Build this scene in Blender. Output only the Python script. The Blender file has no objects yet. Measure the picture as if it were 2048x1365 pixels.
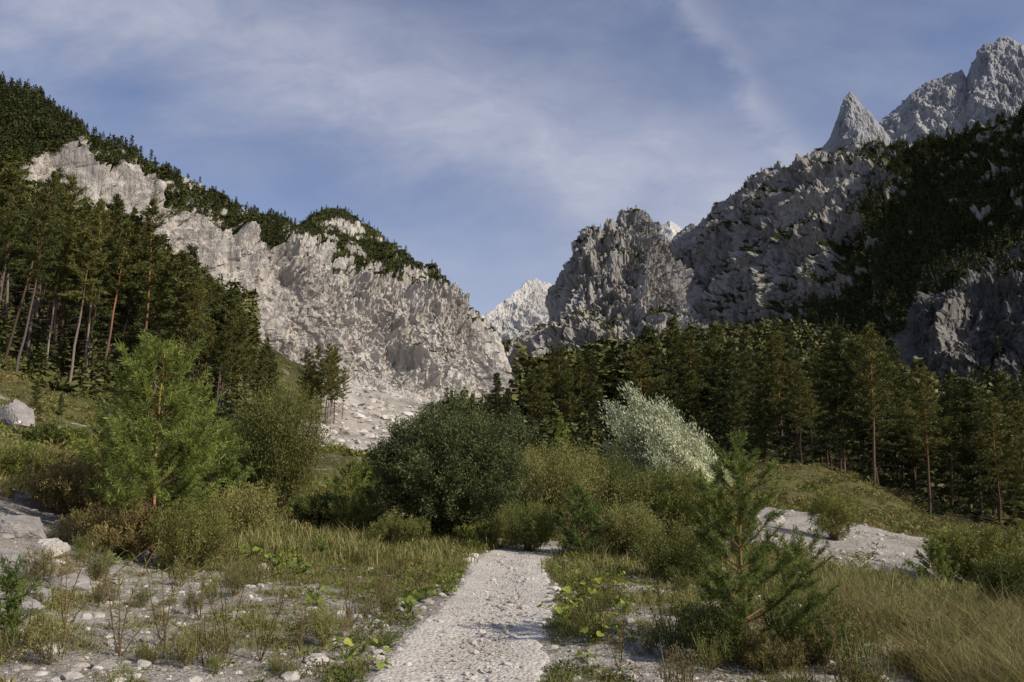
import bpy, bmesh, math, numpy as np
from mathutils import Vector
C = bpy.context.scene.collection
R = math.radians
# ---------------------------------------------------------------- camera
F = 1653.0; PITCH = R(8.85); CZ = 1.6
cp, sp = math.cos(PITCH), math.sin(PITCH)
cam = bpy.data.cameras.new('camera'); camo = bpy.data.objects.new('camera', cam); C.objects.link(camo)
camo.location = (0, 0, CZ); camo.rotation_euler = (R(90) + PITCH, 0, 0)
cam.sensor_width = 36; cam.lens = 36 * F / 2048; cam.clip_end = 20000; cam.clip_start = 0.1
bpy.context.scene.camera = camo
def P(px, py, Y):
    px, py, Y = np.broadcast_arrays(np.asarray(px, float), np.asarray(py, float), np.asarray(Y, float))
    u = (682.5 - py) / F
    t = Y / (cp - sp * u)
    return np.stack([(px - 1024) / F * t, Y, CZ + (sp + cp * u) * t], -1)
# ---------------------------------------------------------------- noise
_r = np.random.default_rng(3)
perm = np.concatenate([_r.permutation(256)] * 3)
gr = _r.normal(size=(256, 3)); gr /= np.linalg.norm(gr, axis=1)[:, None]
cj = _r.uniform(0, 1, (256, 3)); ch = _r.uniform(-1, 1, 256)
def pn(p):
    i = np.floor(p).astype(np.int64); f = p - i; i &= 255
    w = f * f * f * (f * (f * 6 - 15) + 10)
    out = 0
    for dx in (0, 1):
        wx = w[:, 0] if dx else 1 - w[:, 0]
        for dy in (0, 1):
            wy = w[:, 1] if dy else 1 - w[:, 1]
            for dz in (0, 1):
                wz = w[:, 2] if dz else 1 - w[:, 2]
                h = perm[perm[perm[(i[:, 0] + dx) & 255] + ((i[:, 1] + dy) & 255)] + ((i[:, 2] + dz) & 255)]
                g = gr[h]
                out = out + wx * wy * wz * (g[:, 0] * (f[:, 0] - dx) + g[:, 1] * (f[:, 1] - dy) + g[:, 2] * (f[:, 2] - dz))
    return out * 1.5
def fbm(p, o=4, g=.5, l=2.03):
    s = 0; a = 1; n = 0
    for k in range(o):
        s = s + a * pn(p + k * 17.3); n += a; a *= g; p = p * l
    return s / n
def ridged(p, o=6, g=.55, l=2.1):
    s = 0; a = 1; n = 0; w = 1
    for k in range(o):
        r = 1 - np.abs(pn(p + k * 31.7)) * 1.7
        r = np.clip(r, 0, 1) ** 1.5
        s = s + a * r * w; n += a; w = np.clip(r * 1.6, .35, 1); a *= g; p = p * l
    return s / n
def facet(p, tilt=.9):
    """fractured slabs: every cell of a 3D Voronoi pattern is its own tilted plane"""
    i = np.floor(p).astype(np.int64); f = p - i
    best = np.full(len(p), 9.0); val = np.zeros(len(p))
    for dx in (-1, 0, 1):
        for dy in (-1, 0, 1):
            for dz in (-1, 0, 1):
                h = perm[perm[perm[(i[:, 0] + dx) & 255] + ((i[:, 1] + dy) & 255)] + ((i[:, 2] + dz) & 255)]
                o = cj[h] + np.array([dx, dy, dz]) - f
                d = (o * o).sum(1); k = d < best
                best = np.where(k, d, best); val = np.where(k, ch[h] * .5 - (o * gr[h]).sum(1) * tilt, val)
    return val
def sst(a, b, x):
    t = np.clip((x - a) / (b - a), 0, 1); return t * t * (3 - 2 * t)
# ---------------------------------------------------------------- mesh helpers
def tag(o, label=None, cat=None, group=None, kind=None):
    if label: o['label'] = label
    if cat: o['category'] = cat
    if group: o['group'] = group
    if kind: o['kind'] = kind
    return o
def mesh(name, V, Fc, mat, smooth=False, attrs=None):
    me = bpy.data.meshes.new(name)
    V = np.ascontiguousarray(V, dtype=np.float32); Fc = np.ascontiguousarray(Fc, dtype=np.int32)
    m, k = Fc.shape
    me.vertices.add(len(V)); me.vertices.foreach_set('co', V.ravel())
    me.loops.add(m * k); me.loops.foreach_set('vertex_index', Fc.ravel())
    me.polygons.add(m); me.polygons.foreach_set('loop_start', np.arange(m, dtype=np.int32) * k)
    me.polygons.foreach_set('use_smooth', np.full(m, smooth))
    me.update(calc_edges=True)
    for an, av in (attrs or {}).items():
        a = me.attributes.new(an, 'FLOAT', 'POINT'); a.data.foreach_set('value', np.asarray(av, np.float32).ravel())
    me.materials.append(mat)
    return me
def obj(name, me, parent=None, loc=(0, 0, 0), rz=0, sc=1):
    o = bpy.data.objects.new(name, me); C.objects.link(o)
    o.location = loc; o.rotation_euler = (0, 0, rz)
    o.scale = (sc, sc, sc) if np.isscalar(sc) else sc
    if parent: o.parent = parent
    return o
class MB:
    def __init__(s): s.V = []; s.F = []; s.T = []; s.n = 0
    def add(s, V, Fc, t=0.5):
        V = np.asarray(V, float); Fc = np.asarray(Fc)
        if Fc.shape[1] == 3: Fc = np.concatenate([Fc, Fc[:, 2:3]], 1)
        s.V.append(V); s.F.append(Fc + s.n); s.n += len(V)
        s.T.append(np.full(len(V), t) if np.isscalar(t) else np.asarray(t))
    def mesh(s, name, mat, smooth=False):
        V = np.concatenate(s.V); Fc = np.concatenate(s.F); T = np.concatenate(s.T)
        me = bpy.data.meshes.new(name)
        tri = Fc[:, 2] == Fc[:, 3]
        m = len(Fc); tot = np.where(tri, 3, 4)
        st = np.concatenate([[0], np.cumsum(tot)[:-1]])
        keep = np.ones((m, 4), bool); keep[tri, 3] = False
        idx = Fc[keep]
        me.vertices.add(len(V)); me.vertices.foreach_set('co', V.astype(np.float32).ravel())
        me.loops.add(len(idx)); me.loops.foreach_set('vertex_index', idx.astype(np.int32))
        me.polygons.add(m); me.polygons.foreach_set('loop_start', st.astype(np.int32))
        me.polygons.foreach_set('use_smooth', np.full(m, smooth))
        me.update(calc_edges=True)
        a = me.attributes.new('tint', 'FLOAT', 'POINT'); a.data.foreach_set('value', T.astype(np.float32))
        me.materials.append(mat)
        return me
def unit(v): return v / (np.linalg.norm(v, axis=-1, keepdims=True) + 1e-9)
def tube(mb, pts, rad, n=6, t=.5):
    pts = np.asarray(pts, float); m = len(pts)
    d = unit(np.gradient(pts, axis=0))
    ref = np.array([0, 0, 1.0]) if abs(d[0, 2]) < .9 else np.array([1.0, 0, 0])
    a = unit(np.cross(d, ref)); b = np.cross(d, a)
    an = np.arange(n) * 2 * np.pi / n
    V = pts[:, None] + np.asarray(rad, float)[:, None, None] * (np.cos(an)[None, :, None] * a[:, None] + np.sin(an)[None, :, None] * b[:, None])
    i = np.arange(m - 1)[:, None] * n; j = np.arange(n)[None]; j2 = (j + 1) % n
    Fc = np.stack([i + j, i + j2, i + n + j2, i + n + j], -1).reshape(-1, 4)
    mb.add(V.reshape(-1, 3), Fc, t)
def blades(mb, p, d, L, W, r, t=.5, mid=.45):
    """one diamond leaf per point"""
    n = len(p); d = unit(d); s = unit(np.cross(d, r.normal(size=(n, 3))))
    L = np.broadcast_to(L, n)[:, None]; W = np.broadcast_to(W, n)[:, None]
    V = np.stack([p, p + d * L * mid + s * W / 2, p + d * L, p + d * L * mid - s * W / 2], 1).reshape(-1, 3)
    Fc = np.arange(n * 4).reshape(n, 4)
    t = np.broadcast_to(t, n); mb.add(V, Fc, np.repeat(t, 4))
# ---------------------------------------------------------------- materials
def mat(name):
    m = bpy.data.materials.new(name); m.use_nodes = True; nt = m.node_tree; nt.nodes.clear()
    out = nt.nodes.new('ShaderNodeOutputMaterial'); return m, nt, out
def N(nt, t, **k):
    n = nt.nodes.new(t)
    for a, b in k.items(): setattr(n, a, b)
    return n
def ln(nt, a, b): nt.links.new(a, b)
def noise(nt, co, scale, detail=4, rough=.55, dist=0):
    n = N(nt, 'ShaderNodeTexNoise'); n.inputs['Scale'].default_value = scale; n.inputs['Detail'].default_value = detail
    n.inputs['Roughness'].default_value = rough; n.inputs['Distortion'].default_value = dist
    ln(nt, co, n.inputs['Vector']); return n.outputs['Fac']
def ramp(nt, fac, stops):
    r = N(nt, 'ShaderNodeValToRGB'); e = r.color_ramp.elements
    while len(e) < len(stops): e.new(.5)
    for q, (p, c) in zip(e, stops):
        q.position = p; q.color = (*c, 1) if len(c) == 3 else c
    ln(nt, fac, r.inputs[0]); return r.outputs[0]
def mixc(nt, fac, a, b, bt='MIX'):
    m = N(nt, 'ShaderNodeMix', data_type='RGBA', blend_type=bt)
    for s, v in ((m.inputs[0], fac), (m.inputs[6], a), (m.inputs[7], b)):
        if isinstance(v, (int, float)): s.default_value = v
        elif isinstance(v, tuple): s.default_value = (*v, 1)
        else: ln(nt, v, s)
    return m.outputs[2]
def math_(nt, op, a, b=0, c=0, clamp=False):
    m = N(nt, 'ShaderNodeMath', operation=op, use_clamp=clamp)
    for s, v in zip(m.inputs, (a, b, c)):
        if isinstance(v, (int, float)): s.default_value = v
        else: ln(nt, v, s)
    return m.outputs[0]
def attr(nt, n):
    a = N(nt, 'ShaderNodeAttribute'); a.attribute_name = n; return a.outputs['Fac']
def foliage(name, dark, light, trans=.3, rough=.6):
    m, nt, out = mat(name)
    col = ramp(nt, attr(nt, 'tint'), [(0, dark), (1, light)])
    oi = N(nt, 'ShaderNodeObjectInfo')
    br = math_(nt, 'MULTIPLY_ADD', oi.outputs['Random'], .6, .7)
    hs = N(nt, 'ShaderNodeHueSaturation'); ln(nt, br, hs.inputs['Value']); ln(nt, col, hs.inputs['Color'])
    ln(nt, math_(nt, 'MULTIPLY_ADD', oi.outputs['Random'], -.035, .51), hs.inputs['Hue'])
    d = N(nt, 'ShaderNodeBsdfPrincipled'); d.inputs['Roughness'].default_value = rough; d.inputs['Specular IOR Level'].default_value = .2
    t = N(nt, 'ShaderNodeBsdfTranslucent'); mx = N(nt, 'ShaderNodeMixShader'); mx.inputs[0].default_value = trans
    ln(nt, hs.outputs[0], d.inputs['Base Color']); ln(nt, hs.outputs[0], t.inputs['Color'])
    ln(nt, d.outputs[0], mx.inputs[1]); ln(nt, t.outputs[0], mx.inputs[2]); ln(nt, mx.outputs[0], out.inputs[0])
    return m
M = {}
M['pine'] = foliage('pine_needles', (.036, .045, .012), (.150, .160, .040), .2)
M['spruce'] = foliage('spruce_needles', (.030, .040, .013), (.11, .128, .036), .15)
M['young'] = foliage('young_pine_needles', (.075, .11, .022), (.25, .32, .075), .35)
M['youngdark'] = foliage('dark_young_pine_needles', (.05, .09, .022), (.17, .26, .065), .35)
M['willow'] = foliage('dark_willow_leaves', (.052, .064, .022), (.20, .23, .085), .25)
M['olive'] = foliage('olive_willow_leaves', (.07, .082, .018), (.22, .245, .062), .3)
M['yellow'] = foliage('yellow_willow_leaves', (.11, .12, .03), (.34, .34, .11), .3)
M['silver'] = foliage('silver_willow_leaves', (.13, .17, .055), (.78, .80, .56), .15)
M['brown'] = foliage('brownish_shrub_leaves', (.085, .075, .025), (.26, .225, .075), .25)
M['grass'] = foliage('meadow_grass', (.11, .115, .03), (.36, .34, .13), .3)
M['tallgrass'] = foliage('tall_dry_grass', (.095, .10, .028), (.34, .30, .115), .3)
M['herb'] = foliage('broad_green_leaves', (.09, .13, .02), (.26, .32, .06), .3)
M['far'] = foliage('far_wood', (.024, .031, .010), (.095, .105, .030), .0)
M['scrub'] = foliage('dwarf_pine_scrub', (.030, .038, .013), (.095, .108, .031), .0)
def bark(name, low, high, z0=.35, z1=.6):
    m, nt, out = mat(name)
    tc = N(nt, 'ShaderNodeTexCoord'); sx = N(nt, 'ShaderNodeSeparateXYZ'); ln(nt, tc.outputs['Generated'], sx.inputs[0])
    f = ramp(nt, sx.outputs[2], [(z0, low), (z1, high)])
    mp = N(nt, 'ShaderNodeMapping'); mp.inputs['Scale'].default_value = (1, 1, .25); ln(nt, tc.outputs['Object'], mp.inputs[0])
    n = noise(nt, mp.outputs[0], 14, 5, .7)
    c = mixc(nt, n, f, (.5, .5, .5), 'OVERLAY')
    oi = N(nt, 'ShaderNodeObjectInfo'); hs = N(nt, 'ShaderNodeHueSaturation'); ln(nt, c, hs.inputs['Color']); ln(nt, math_(nt, 'MULTIPLY_ADD', oi.outputs['Random'], .8, .5), hs.inputs['Value'])
    d = N(nt, 'ShaderNodeBsdfPrincipled'); d.inputs['Roughness'].default_value = .9; d.inputs['Specular IOR Level'].default_value = .1
    b = N(nt, 'ShaderNodeBump'); b.inputs['Strength'].default_value = .6; b.inputs['Distance'].default_value = .02; ln(nt, n, b.inputs['Height'])
    ln(nt, hs.outputs[0], d.inputs['Base Color']); ln(nt, b.outputs[0], d.inputs['Normal']); ln(nt, d.outputs[0], out.inputs[0]); return m
M['bark'] = bark('pine_bark', (.12, .08, .058), (.30, .14, .065))
M['barkpale'] = bark('pale_bark', (.19, .155, .13), (.21, .12, .075))
M['stem'] = bark('shrub_stem', (.12, .085, .05), (.15, .12, .06))
M['youngbark'] = bark('young_pine_bark', (.26, .15, .08), (.28, .18, .07))
def rock_mat(name, c1, c2, c3, vegc1, vegc2, sc, bump=1.0, bd=2.0):
    m, nt, out = mat(name)
    tc = N(nt, 'ShaderNodeTexCoord'); co = tc.outputs['Object']
    mp = N(nt, 'ShaderNodeMapping'); mp.inputs['Scale'].default_value = (1, 1, .18); mp.inputs['Rotation'].default_value = (.05, .10, 0); ln(nt, co, mp.inputs[0])
    n1 = noise(nt, mp.outputs[0], sc, 6, .6, .4); n2 = noise(nt, co, sc * 8, 6, .7); n3 = noise(nt, mp.outputs[0], sc * 7, 7, .65, .3)
    base = ramp(nt, n1, [(.36, c2), (.50, c1), (.66, c3)])
    crack = ramp(nt, n3, [(.38, (.50, .50, .50)), (.47, (1, 1, 1))])
    base = mixc(nt, .75, base, crack, 'MULTIPLY')
    base = mixc(nt, .4, base, ramp(nt, n2, [(.3, (.38, .38, .38)), (.7, (.66, .66, .66))]), 'OVERLAY')
    v = math_(nt, 'MULTIPLY_ADD', n2, .7, math_(nt, 'ADD', attr(nt, 'veg'), -.35))
    vf = ramp(nt, v, [(.44, (0, 0, 0)), (.54, (1, 1, 1))])
    vc = ramp(nt, noise(nt, co, sc * 6, 5, .7), [(.35, vegc1), (.65, vegc2)])
    col = mixc(nt, vf, base, vc)
    d = N(nt, 'ShaderNodeBsdfPrincipled'); d.inputs['Roughness'].default_value = .95; d.inputs['Specular IOR Level'].default_value = .1
    b = N(nt, 'ShaderNodeBump'); b.inputs['Strength'].default_value = bump; b.inputs['Distance'].default_value = bd
    ln(nt, math_(nt, 'ADD', math_(nt, 'MULTIPLY', n3, 1.5), math_(nt, 'MULTIPLY', n2, .7)), b.inputs['Height'])
    ln(nt, col, d.inputs['Base Color']); ln(nt, b.outputs[0], d.inputs['Normal']); ln(nt, d.outputs[0], out.inputs[0]); return m
G1, G2 = (.032, .039, .013), (.085, .09, .029)
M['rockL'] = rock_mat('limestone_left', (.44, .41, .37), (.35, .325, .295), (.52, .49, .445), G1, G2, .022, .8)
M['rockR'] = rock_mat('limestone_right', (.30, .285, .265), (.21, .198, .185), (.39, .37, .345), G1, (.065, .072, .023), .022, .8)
M['rockN'] = rock_mat('limestone_painted_shade', (.15, .142, .132), (.10, .095, .09), (.22, .21, .195), G1, (.06, .066, .02), .03, .7)  # shadow on the near outcrop is painted in as a darker rock colour
M['rockF'] = rock_mat('limestone_far_haze', (.30, .305, .31), (.25, .255, .265), (.35, .35, .345), (.06, .075, .06), (.09, .10, .08), .010, .6, 5)  # distance haze painted into the rock as a slightly bluish base colour
M['rockC'] = rock_mat('limestone_notch_sunny', (.46, .45, .43), (.38, .375, .37), (.52, .51, .48), (.09, .10, .05), (.12, .13, .06), .014, .6, 4)  # sunlight on the notch peaks painted in as a paler limestone
def ground_mat(name, path=False):
    m, nt, out = mat(name)
    tc = N(nt, 'ShaderNodeTexCoord'); co = tc.outputs['Object']
    vo = N(nt, 'ShaderNodeTexVoronoi'); vo.inputs['Scale'].default_value = 26; ln(nt, co, vo.inputs['Vector'])
    vo2 = N(nt, 'ShaderNodeTexVoronoi'); vo2.inputs['Scale'].default_value = 70; ln(nt, co, vo2.inputs['Vector'])
    sx = N(nt, 'ShaderNodeSeparateColor'); ln(nt, vo.outputs['Color'], sx.inputs[0])
    sx2 = N(nt, 'ShaderNodeSeparateColor'); ln(nt, vo2.outputs['Color'], sx2.inputs[0])
    k = 1.12 if path else 1.0
    q = lambda *c: tuple(v * k for v in c)
    g1 = ramp(nt, sx.outputs[0], [(0, q(.34, .31, .27)), (.6, q(.45, .42, .375)), (1, q(.58, .555, .51))])
    g2 = ramp(nt, sx2.outputs[0], [(0, q(.31, .28, .24)), (1, q(.54, .51, .465))])
    g = mixc(nt, .5, g1, g2)
    n1 = noise(nt, co, 1.1, 7, .65); nbig = noise(nt, co, .12, 10, .8)
    g = mixc(nt, .6, g, ramp(nt, n1, [(.3, (.62, .57, .51)), (.55, (1, 1, 1))]), 'MULTIPLY')
    if not path: g = mixc(nt, .9, g, ramp(nt, nbig, [(.40, (.55, .51, .46)), (.54, (1, 1, 1))]), 'MULTIPLY')
    n2 = noise(nt, co, 9, 5, .7)
    h = math_(nt, 'MULTIPLY_ADD', vo.outputs['Distance'], -1.0, math_(nt, 'MULTIPLY', n2, 1.5))
    if not path:
        nn = noise(nt, co, 3.0, 8, .75); nb = noise(nt, co, .35, 6, .7)
        v = math_(nt, 'ADD', attr(nt, 'veg'), math_(nt, 'MULTIPLY_ADD', nn, 1.2, -.6))
        vf = ramp(nt, v, [(.42, (0, 0, 0)), (.68, (1, 1, 1))])
        vc = ramp(nt, math_(nt, 'ADD', math_(nt, 'MULTIPLY', nn, .5), math_(nt, 'MULTIPLY', nb, .5)), [(.41, (.045, .042, .02)), (.5, (.095, .095, .03)), (.59, (.16, .15, .055))])
        nm = noise(nt, co, 1.9, 7, .8)
        vc = mixc(nt, ramp(nt, nm, [(.50, (0, 0, 0)), (.62, (.7, .7, .7))]), vc, (.13, .095, .055))
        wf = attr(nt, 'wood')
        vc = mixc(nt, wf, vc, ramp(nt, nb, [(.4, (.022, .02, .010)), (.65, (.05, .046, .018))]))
        g = mixc(nt, vf, g, vc)
    d = N(nt, 'ShaderNodeBsdfPrincipled'); d.inputs['Roughness'].default_value = .95; d.inputs['Specular IOR Level'].default_value = .1
    b = N(nt, 'ShaderNodeBump'); b.inputs['Strength'].default_value = .8; b.inputs['Distance'].default_value = .02
    ln(nt, h, b.inputs['Height'])
    b2 = N(nt, 'ShaderNodeBump'); b2.inputs['Strength'].default_value = .9; b2.inputs['Distance'].default_value = .5
    ln(nt, noise(nt, co, .5, 9, .75), b2.inputs['Height'])
    if not path: ln(nt, b2.outputs[0], b.inputs['Normal'])
    ln(nt, g, d.inputs['Base Color']); ln(nt, b.outputs[0], d.inputs['Normal']); ln(nt, d.outputs[0], out.inputs[0]); return m
M['ground'] = ground_mat('gravelly_ground'); M['path'] = ground_mat('path_gravel', True)
def stone_mat(name, a, b, sc=6):
    m, nt, out = mat(name)
    tc = N(nt, 'ShaderNodeTexCoord'); co = tc.outputs['Object']
    n = noise(nt, co, sc, 7, .7); n2 = noise(nt, co, sc * 6, 5, .7)
    c = ramp(nt, n, [(.35, a), (.65, b)])
    c = mixc(nt, .5, c, ramp(nt, n2, [(.3, (.3, .3, .3)), (.7, (.7, .7, .7))]), 'OVERLAY')
    c = mixc(nt, 1, c, ramp(nt, attr(nt, 'tint'), [(0, (.6, .58, .56)), (1, (1.15, 1.13, 1.1))]), 'MULTIPLY')
    d = N(nt, 'ShaderNodeBsdfPrincipled'); d.inputs['Roughness'].default_value = .9; d.inputs['Specular IOR Level'].default_value = .15
    bb = N(nt, 'ShaderNodeBump'); bb.inputs['Strength'].default_value = .7; bb.inputs['Distance'].default_value = .03; ln(nt, n2, bb.inputs['Height'])
    ln(nt, c, d.inputs['Base Color']); ln(nt, bb.outputs[0], d.inputs['Normal']); ln(nt, d.outputs[0], out.inputs[0]); return m
M['stone'] = stone_mat('pale_stone', (.42, .39, .35), (.58, .55, .51))
M['stonegrey'] = stone_mat('grey_stone', (.20, .19, .185), (.36, .34, .33), 3)
def flat_mat(name, c):
    m, nt, out = mat(name); tc = N(nt, 'ShaderNodeTexCoord')
    n = noise(nt, tc.outputs['Object'], 25, 5, .7)
    d = N(nt, 'ShaderNodeBsdfPrincipled'); d.inputs['Roughness'].default_value = .7
    ln(nt, mixc(nt, .4, c, ramp(nt, n, [(.3, (.3, .3, .3)), (.7, (.7, .7, .7))]), 'OVERLAY'), d.inputs['Base Color']); ln(nt, d.outputs[0], out.inputs[0]); return m
M['red'] = flat_mat('red_paint', (.35, .10, .10)); M['white'] = flat_mat('white_paint', (.70, .69, .67))
# ---------------------------------------------------------------- ground height
cps = [(0, 0, 0), (3, 0, 0), (-3, 0, .05), (0, 7, 0), (0, 15, 0), (0, 20, .05), (2.5, 10, 0), (-2.5, 10, .08), (4.5, 8, -.2), (8, 12, -.7), (10, 7, -.7),
       (-5, 7, .45), (16, 14, -1.2), (-8, 3, 1), (0, -20, 0), (-20, -20, 3), (20, -20, -1), (25, 5, -1.2), (-20, 5, 4)]
pix = [(0, 980, 13), (0, 1130, 9.5), (150, 1150, 10.5), (300, 1120, 13), (450, 1030, 20), (600, 1030, 22), (900, 1085, 19.5), (1100, 1072, 21), (1000, 1000, 30),
       (1000, 960, 50), (1000, 900, 100), (1000, 815, 250), (1450, 1090, 20), (1560, 1165, 17), (1900, 1165, 20), (1500, 1008, 34), (1700, 1045, 33), (1900, 1105, 29), (2100, 1150, 27),
       (1480, 1020, 44), (1560, 985, 50), (1640, 930, 56), (1700, 945, 57), (1770, 985, 56), (1850, 1050, 54), (2050, 1100, 54), (1300, 930, 70), (1150, 900, 100), (1300, 840, 130), (1600, 860, 110), (1900, 950, 110),
       (2150, 980, 130), (1600, 720, 220), (1850, 790, 220), (2050, 870, 220), (1250, 765, 220), (-40, 690, 60), (50, 735, 68), (200, 790, 72), (400, 825, 80), (100, 870, 45), (300, 900, 50), (450, 920, 50), (-100, 880, 25),
       (650, 842, 125), (570, 830, 120), (690, 925, 95), (740, 900, 105), (590, 905, 85), (800, 885, 110), (0, 640, 90), (0, 440, 200), (200, 510, 190), (450, 650, 190), (800, 860, 180), (700, 815, 200), (-300, 560, 100),
       (2600, 1100, 60), (2600, 850, 200), (900, 840, 200), (-300, 400, 250), (500, 710, 300), (620, 760, 300), (740, 785, 300), (860, 828, 300), (1000, 825, 300), (1500, 720, 300)]
CPT = np.array(cps + [tuple(P(*q)) for q in pix], float)
_A = np.linalg.norm(CPT[:, None, :2] - CPT[None, :, :2], axis=2); _n = len(CPT)
_S = np.zeros((_n + 1, _n + 1)); _S[:_n, :_n] = _A - np.eye(_n) * .1; _S[:_n, _n] = 1; _S[_n, :_n] = 1
_W = np.linalg.solve(_S, np.append(CPT[:, 2], 0))
def pathx(y): return -.36 + (y - 6.6) * .040 + .06 * np.sin(y * .7) + np.clip(y - 15, 0, 9) ** 2 * .04
def pathd(x, y): return np.abs(x - pathx(y))
def hg(x, y, detail=True):
    x = np.atleast_1d(np.asarray(x, float)); y = np.atleast_1d(np.asarray(y, float))
    r = np.hypot(x, y); k = np.minimum(1, 300 / np.maximum(r, 1e-6)); xx, yy = x * k, y * k
    z = np.full(x.shape, _W[-1])
    for i in range(_n): z = z + _W[i] * np.sqrt((xx - CPT[i, 0]) ** 2 + (yy - CPT[i, 1]) ** 2 + .3)
    if detail:
        pd = sst(.5, 1.4, pathd(x, y)) * 1.0 + sst(17, 20, y); pd = np.clip(pd, .15, 1)
        p = np.stack([x, y, x * 0], -1)
        z = z + fbm(p * .55, 4) * .14 * pd + fbm(p * 3.1 + 9, 3) * .035 * pd
        z = z + fbm(p * .06 + 5, 4) * np.clip(r - 22, 0, 120) * .020 + fbm(p * .28 + 8, 4, .6) * np.clip(r - 22, 0, 30) * .024
    return z
def gpos(px, Y):
    z = 0.0
    for _ in range(4):
        t = Y * cp + (z - CZ) * sp; x = (px - 1024) / F * t; z = float(hg(x, Y)[0])
    return np.array([x, Y, z])
def topz(py, Y): return float(P(1024, py, Y)[2])
def inpix(x, y, z):
    t = y * cp + (z - CZ) * sp; u = (-(y) * sp + (z - CZ) * cp) / t
    return 1024 + F * x / t, 682.5 - F * u
def gell(x, y, cx, cy, rx, ry, rot=0):
    c, s = math.cos(rot), math.sin(rot); dx, dy = x - cx, y - cy
    return 1 - sst(.75, 1.15, np.sqrt(((dx * c + dy * s) / rx) ** 2 + ((-dx * s + dy * c) / ry) ** 2))
def screemask(x, y, n=0):
    b = x / np.maximum(y, 1)
    return sst(112, 130, y) * (1 - sst(-.115, -.09, b + n * .03)) * sst(-.24, -.21, b + n * .03)
def veg_density(x, y):
    p = np.stack([x, y, x * 0 + 3], -1)
    n = fbm(p * .45, 4) * 1.0 + fbm(p * 1.7, 3) * .7
    v = .50 + n
    v = v + sst(2.6, 4.5, x - .1 * y) * .6 + sst(11, 14.5, y) * .42
    v = v - gell(x, y, -3.9, 7.6, 3.0, 3.4) * .20 - gell(x, y, -7.4, 11.0, 2.6, 3.6) * .7
    v = v - gell(x, y, 11.2, 26.5, 7.0, 8.5, -.15) * 1.5
    v = v - gell(x, y, 4.6, 31, 2.6, 4) * .9
    v = v - gell(x, y, -23, 104, 11, 18) * (1.15 + n)
    v = v - screemask(x, y, n) * (1.3 + n)
    v = v * sst(.50, .85, pathd(x, y) + sst(18, 22, y) * 2)
    return np.clip(v, 0, 1.2)
nu, nv = 600, 740
u = np.linspace(-1, 1, nu); w = np.linspace(-2.2, 6.2, nv)
X, Y_ = np.meshgrid(6 * np.sinh(5.7 * u), 9 + 8 * np.sinh(w)); x, y = X.ravel(), Y_.ravel()
z = hg(x, y)
z = z - .05 * (1 - sst(.4, .62, pathd(x, y))) * (y < 19)
idx = np.arange(nu * nv).reshape(nv, nu)
Q = np.stack([idx[:-1, :-1], idx[:-1, 1:], idx[1:, 1:], idx[1:, :-1]], -1).reshape(-1, 4)
vd = veg_density(x, y)
gp, gq = inpix(x, np.maximum(y, 1), z)
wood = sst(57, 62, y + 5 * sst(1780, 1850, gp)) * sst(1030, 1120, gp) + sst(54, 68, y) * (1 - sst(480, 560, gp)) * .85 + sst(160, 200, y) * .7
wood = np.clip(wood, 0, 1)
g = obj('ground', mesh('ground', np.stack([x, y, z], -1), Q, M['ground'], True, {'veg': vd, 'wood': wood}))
tag(g, 'gravelly valley floor with grass patches rising to both sides', 'ground', kind='structure')
# path
pv = np.linspace(0, 1, 260); pw = np.linspace(-1, 1, 26)
PW, PY = np.meshgrid(pw, -4 + 23 * pv); pp = PY.ravel(); q = PW.ravel()
edge = .68 + .15 * fbm(np.stack([pp * 1.3, np.sign(q) * 5, pp * 0], -1), 3) + .07 * fbm(np.stack([pp * 6, np.sign(q) * 5, pp * 0], -1), 2)
pxx = pathx(pp) + q * edge
pz = hg(pxx, pp) + .012 - .045 * (np.abs(q) > .97) - .02 * (1 - np.abs(q)) + .012 * fbm(np.stack([pxx * 6, pp * 6, pp * 0], -1), 3)
idx = np.arange(len(pp)).reshape(260, 26)
Qp = np.stack([idx[:-1, :-1], idx[:-1, 1:], idx[1:, 1:], idx[1:, :-1]], -1).reshape(-1, 4)
tag(obj('path', mesh('path', np.stack([pxx, pp, pz], -1), Qp, M['path'], True)), 'pale gravel footpath leading straight ahead to the bushes', 'path', kind='structure')
# ---------------------------------------------------------------- templates for far vegetation
def far_conifer(seed, n=80):
    r = np.random.default_rng(seed); mb = MB()
    zz = r.uniform(.08, .97, n) ** .9; a = r.uniform(0, 2 * np.pi, n); rad = (1 - zz) * .19 + .02
    c = np.stack([np.cos(a) * rad * .2, np.sin(a) * rad * .2, zz + .03], -1)
    d = np.stack([np.cos(a), np.sin(a), r.uniform(-.7, .1, n)], -1)
    blades(mb, c, d, rad * r.uniform(.8, 1.3, n), .07, r, r.uniform(.1, 1, n), .6)
    return mb
def far_pine(seed, n=110):
    r = np.random.default_rng(seed); mb = MB()
    zz = r.uniform(.28, 1, n); a = r.uniform(0, 2 * np.pi, n); rad = np.sqrt(np.clip(1 - zz, .02, 1)) * .17
    c = np.stack([np.cos(a) * rad * r.uniform(0, 1, n), np.sin(a) * rad * r.uniform(0, 1, n), zz - .03], -1)
    blades(mb, c, r.normal(size=(n, 3)) * [1, 1, .5], .10, .06, r, r.uniform(.1, 1, n), .5)
    tube(mb, [(0, 0, -.05), (0, 0, .8)], [.013, .006], 4, .6)
    return mb
def far_shrub(seed, n=80):
    r = np.random.default_rng(seed); mb = MB()
    d = r.normal(size=(n, 3)); d[:, 2] = np.abs(d[:, 2]) * .8; d = unit(d) * r.uniform(.3, 1.0, (n, 1))
    blades(mb, d * [1, 1, .6] * .8, d + r.normal(size=(n, 3)) * .5, .34, .22, r, r.uniform(.1, 1, n), .5)
    return mb
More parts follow.
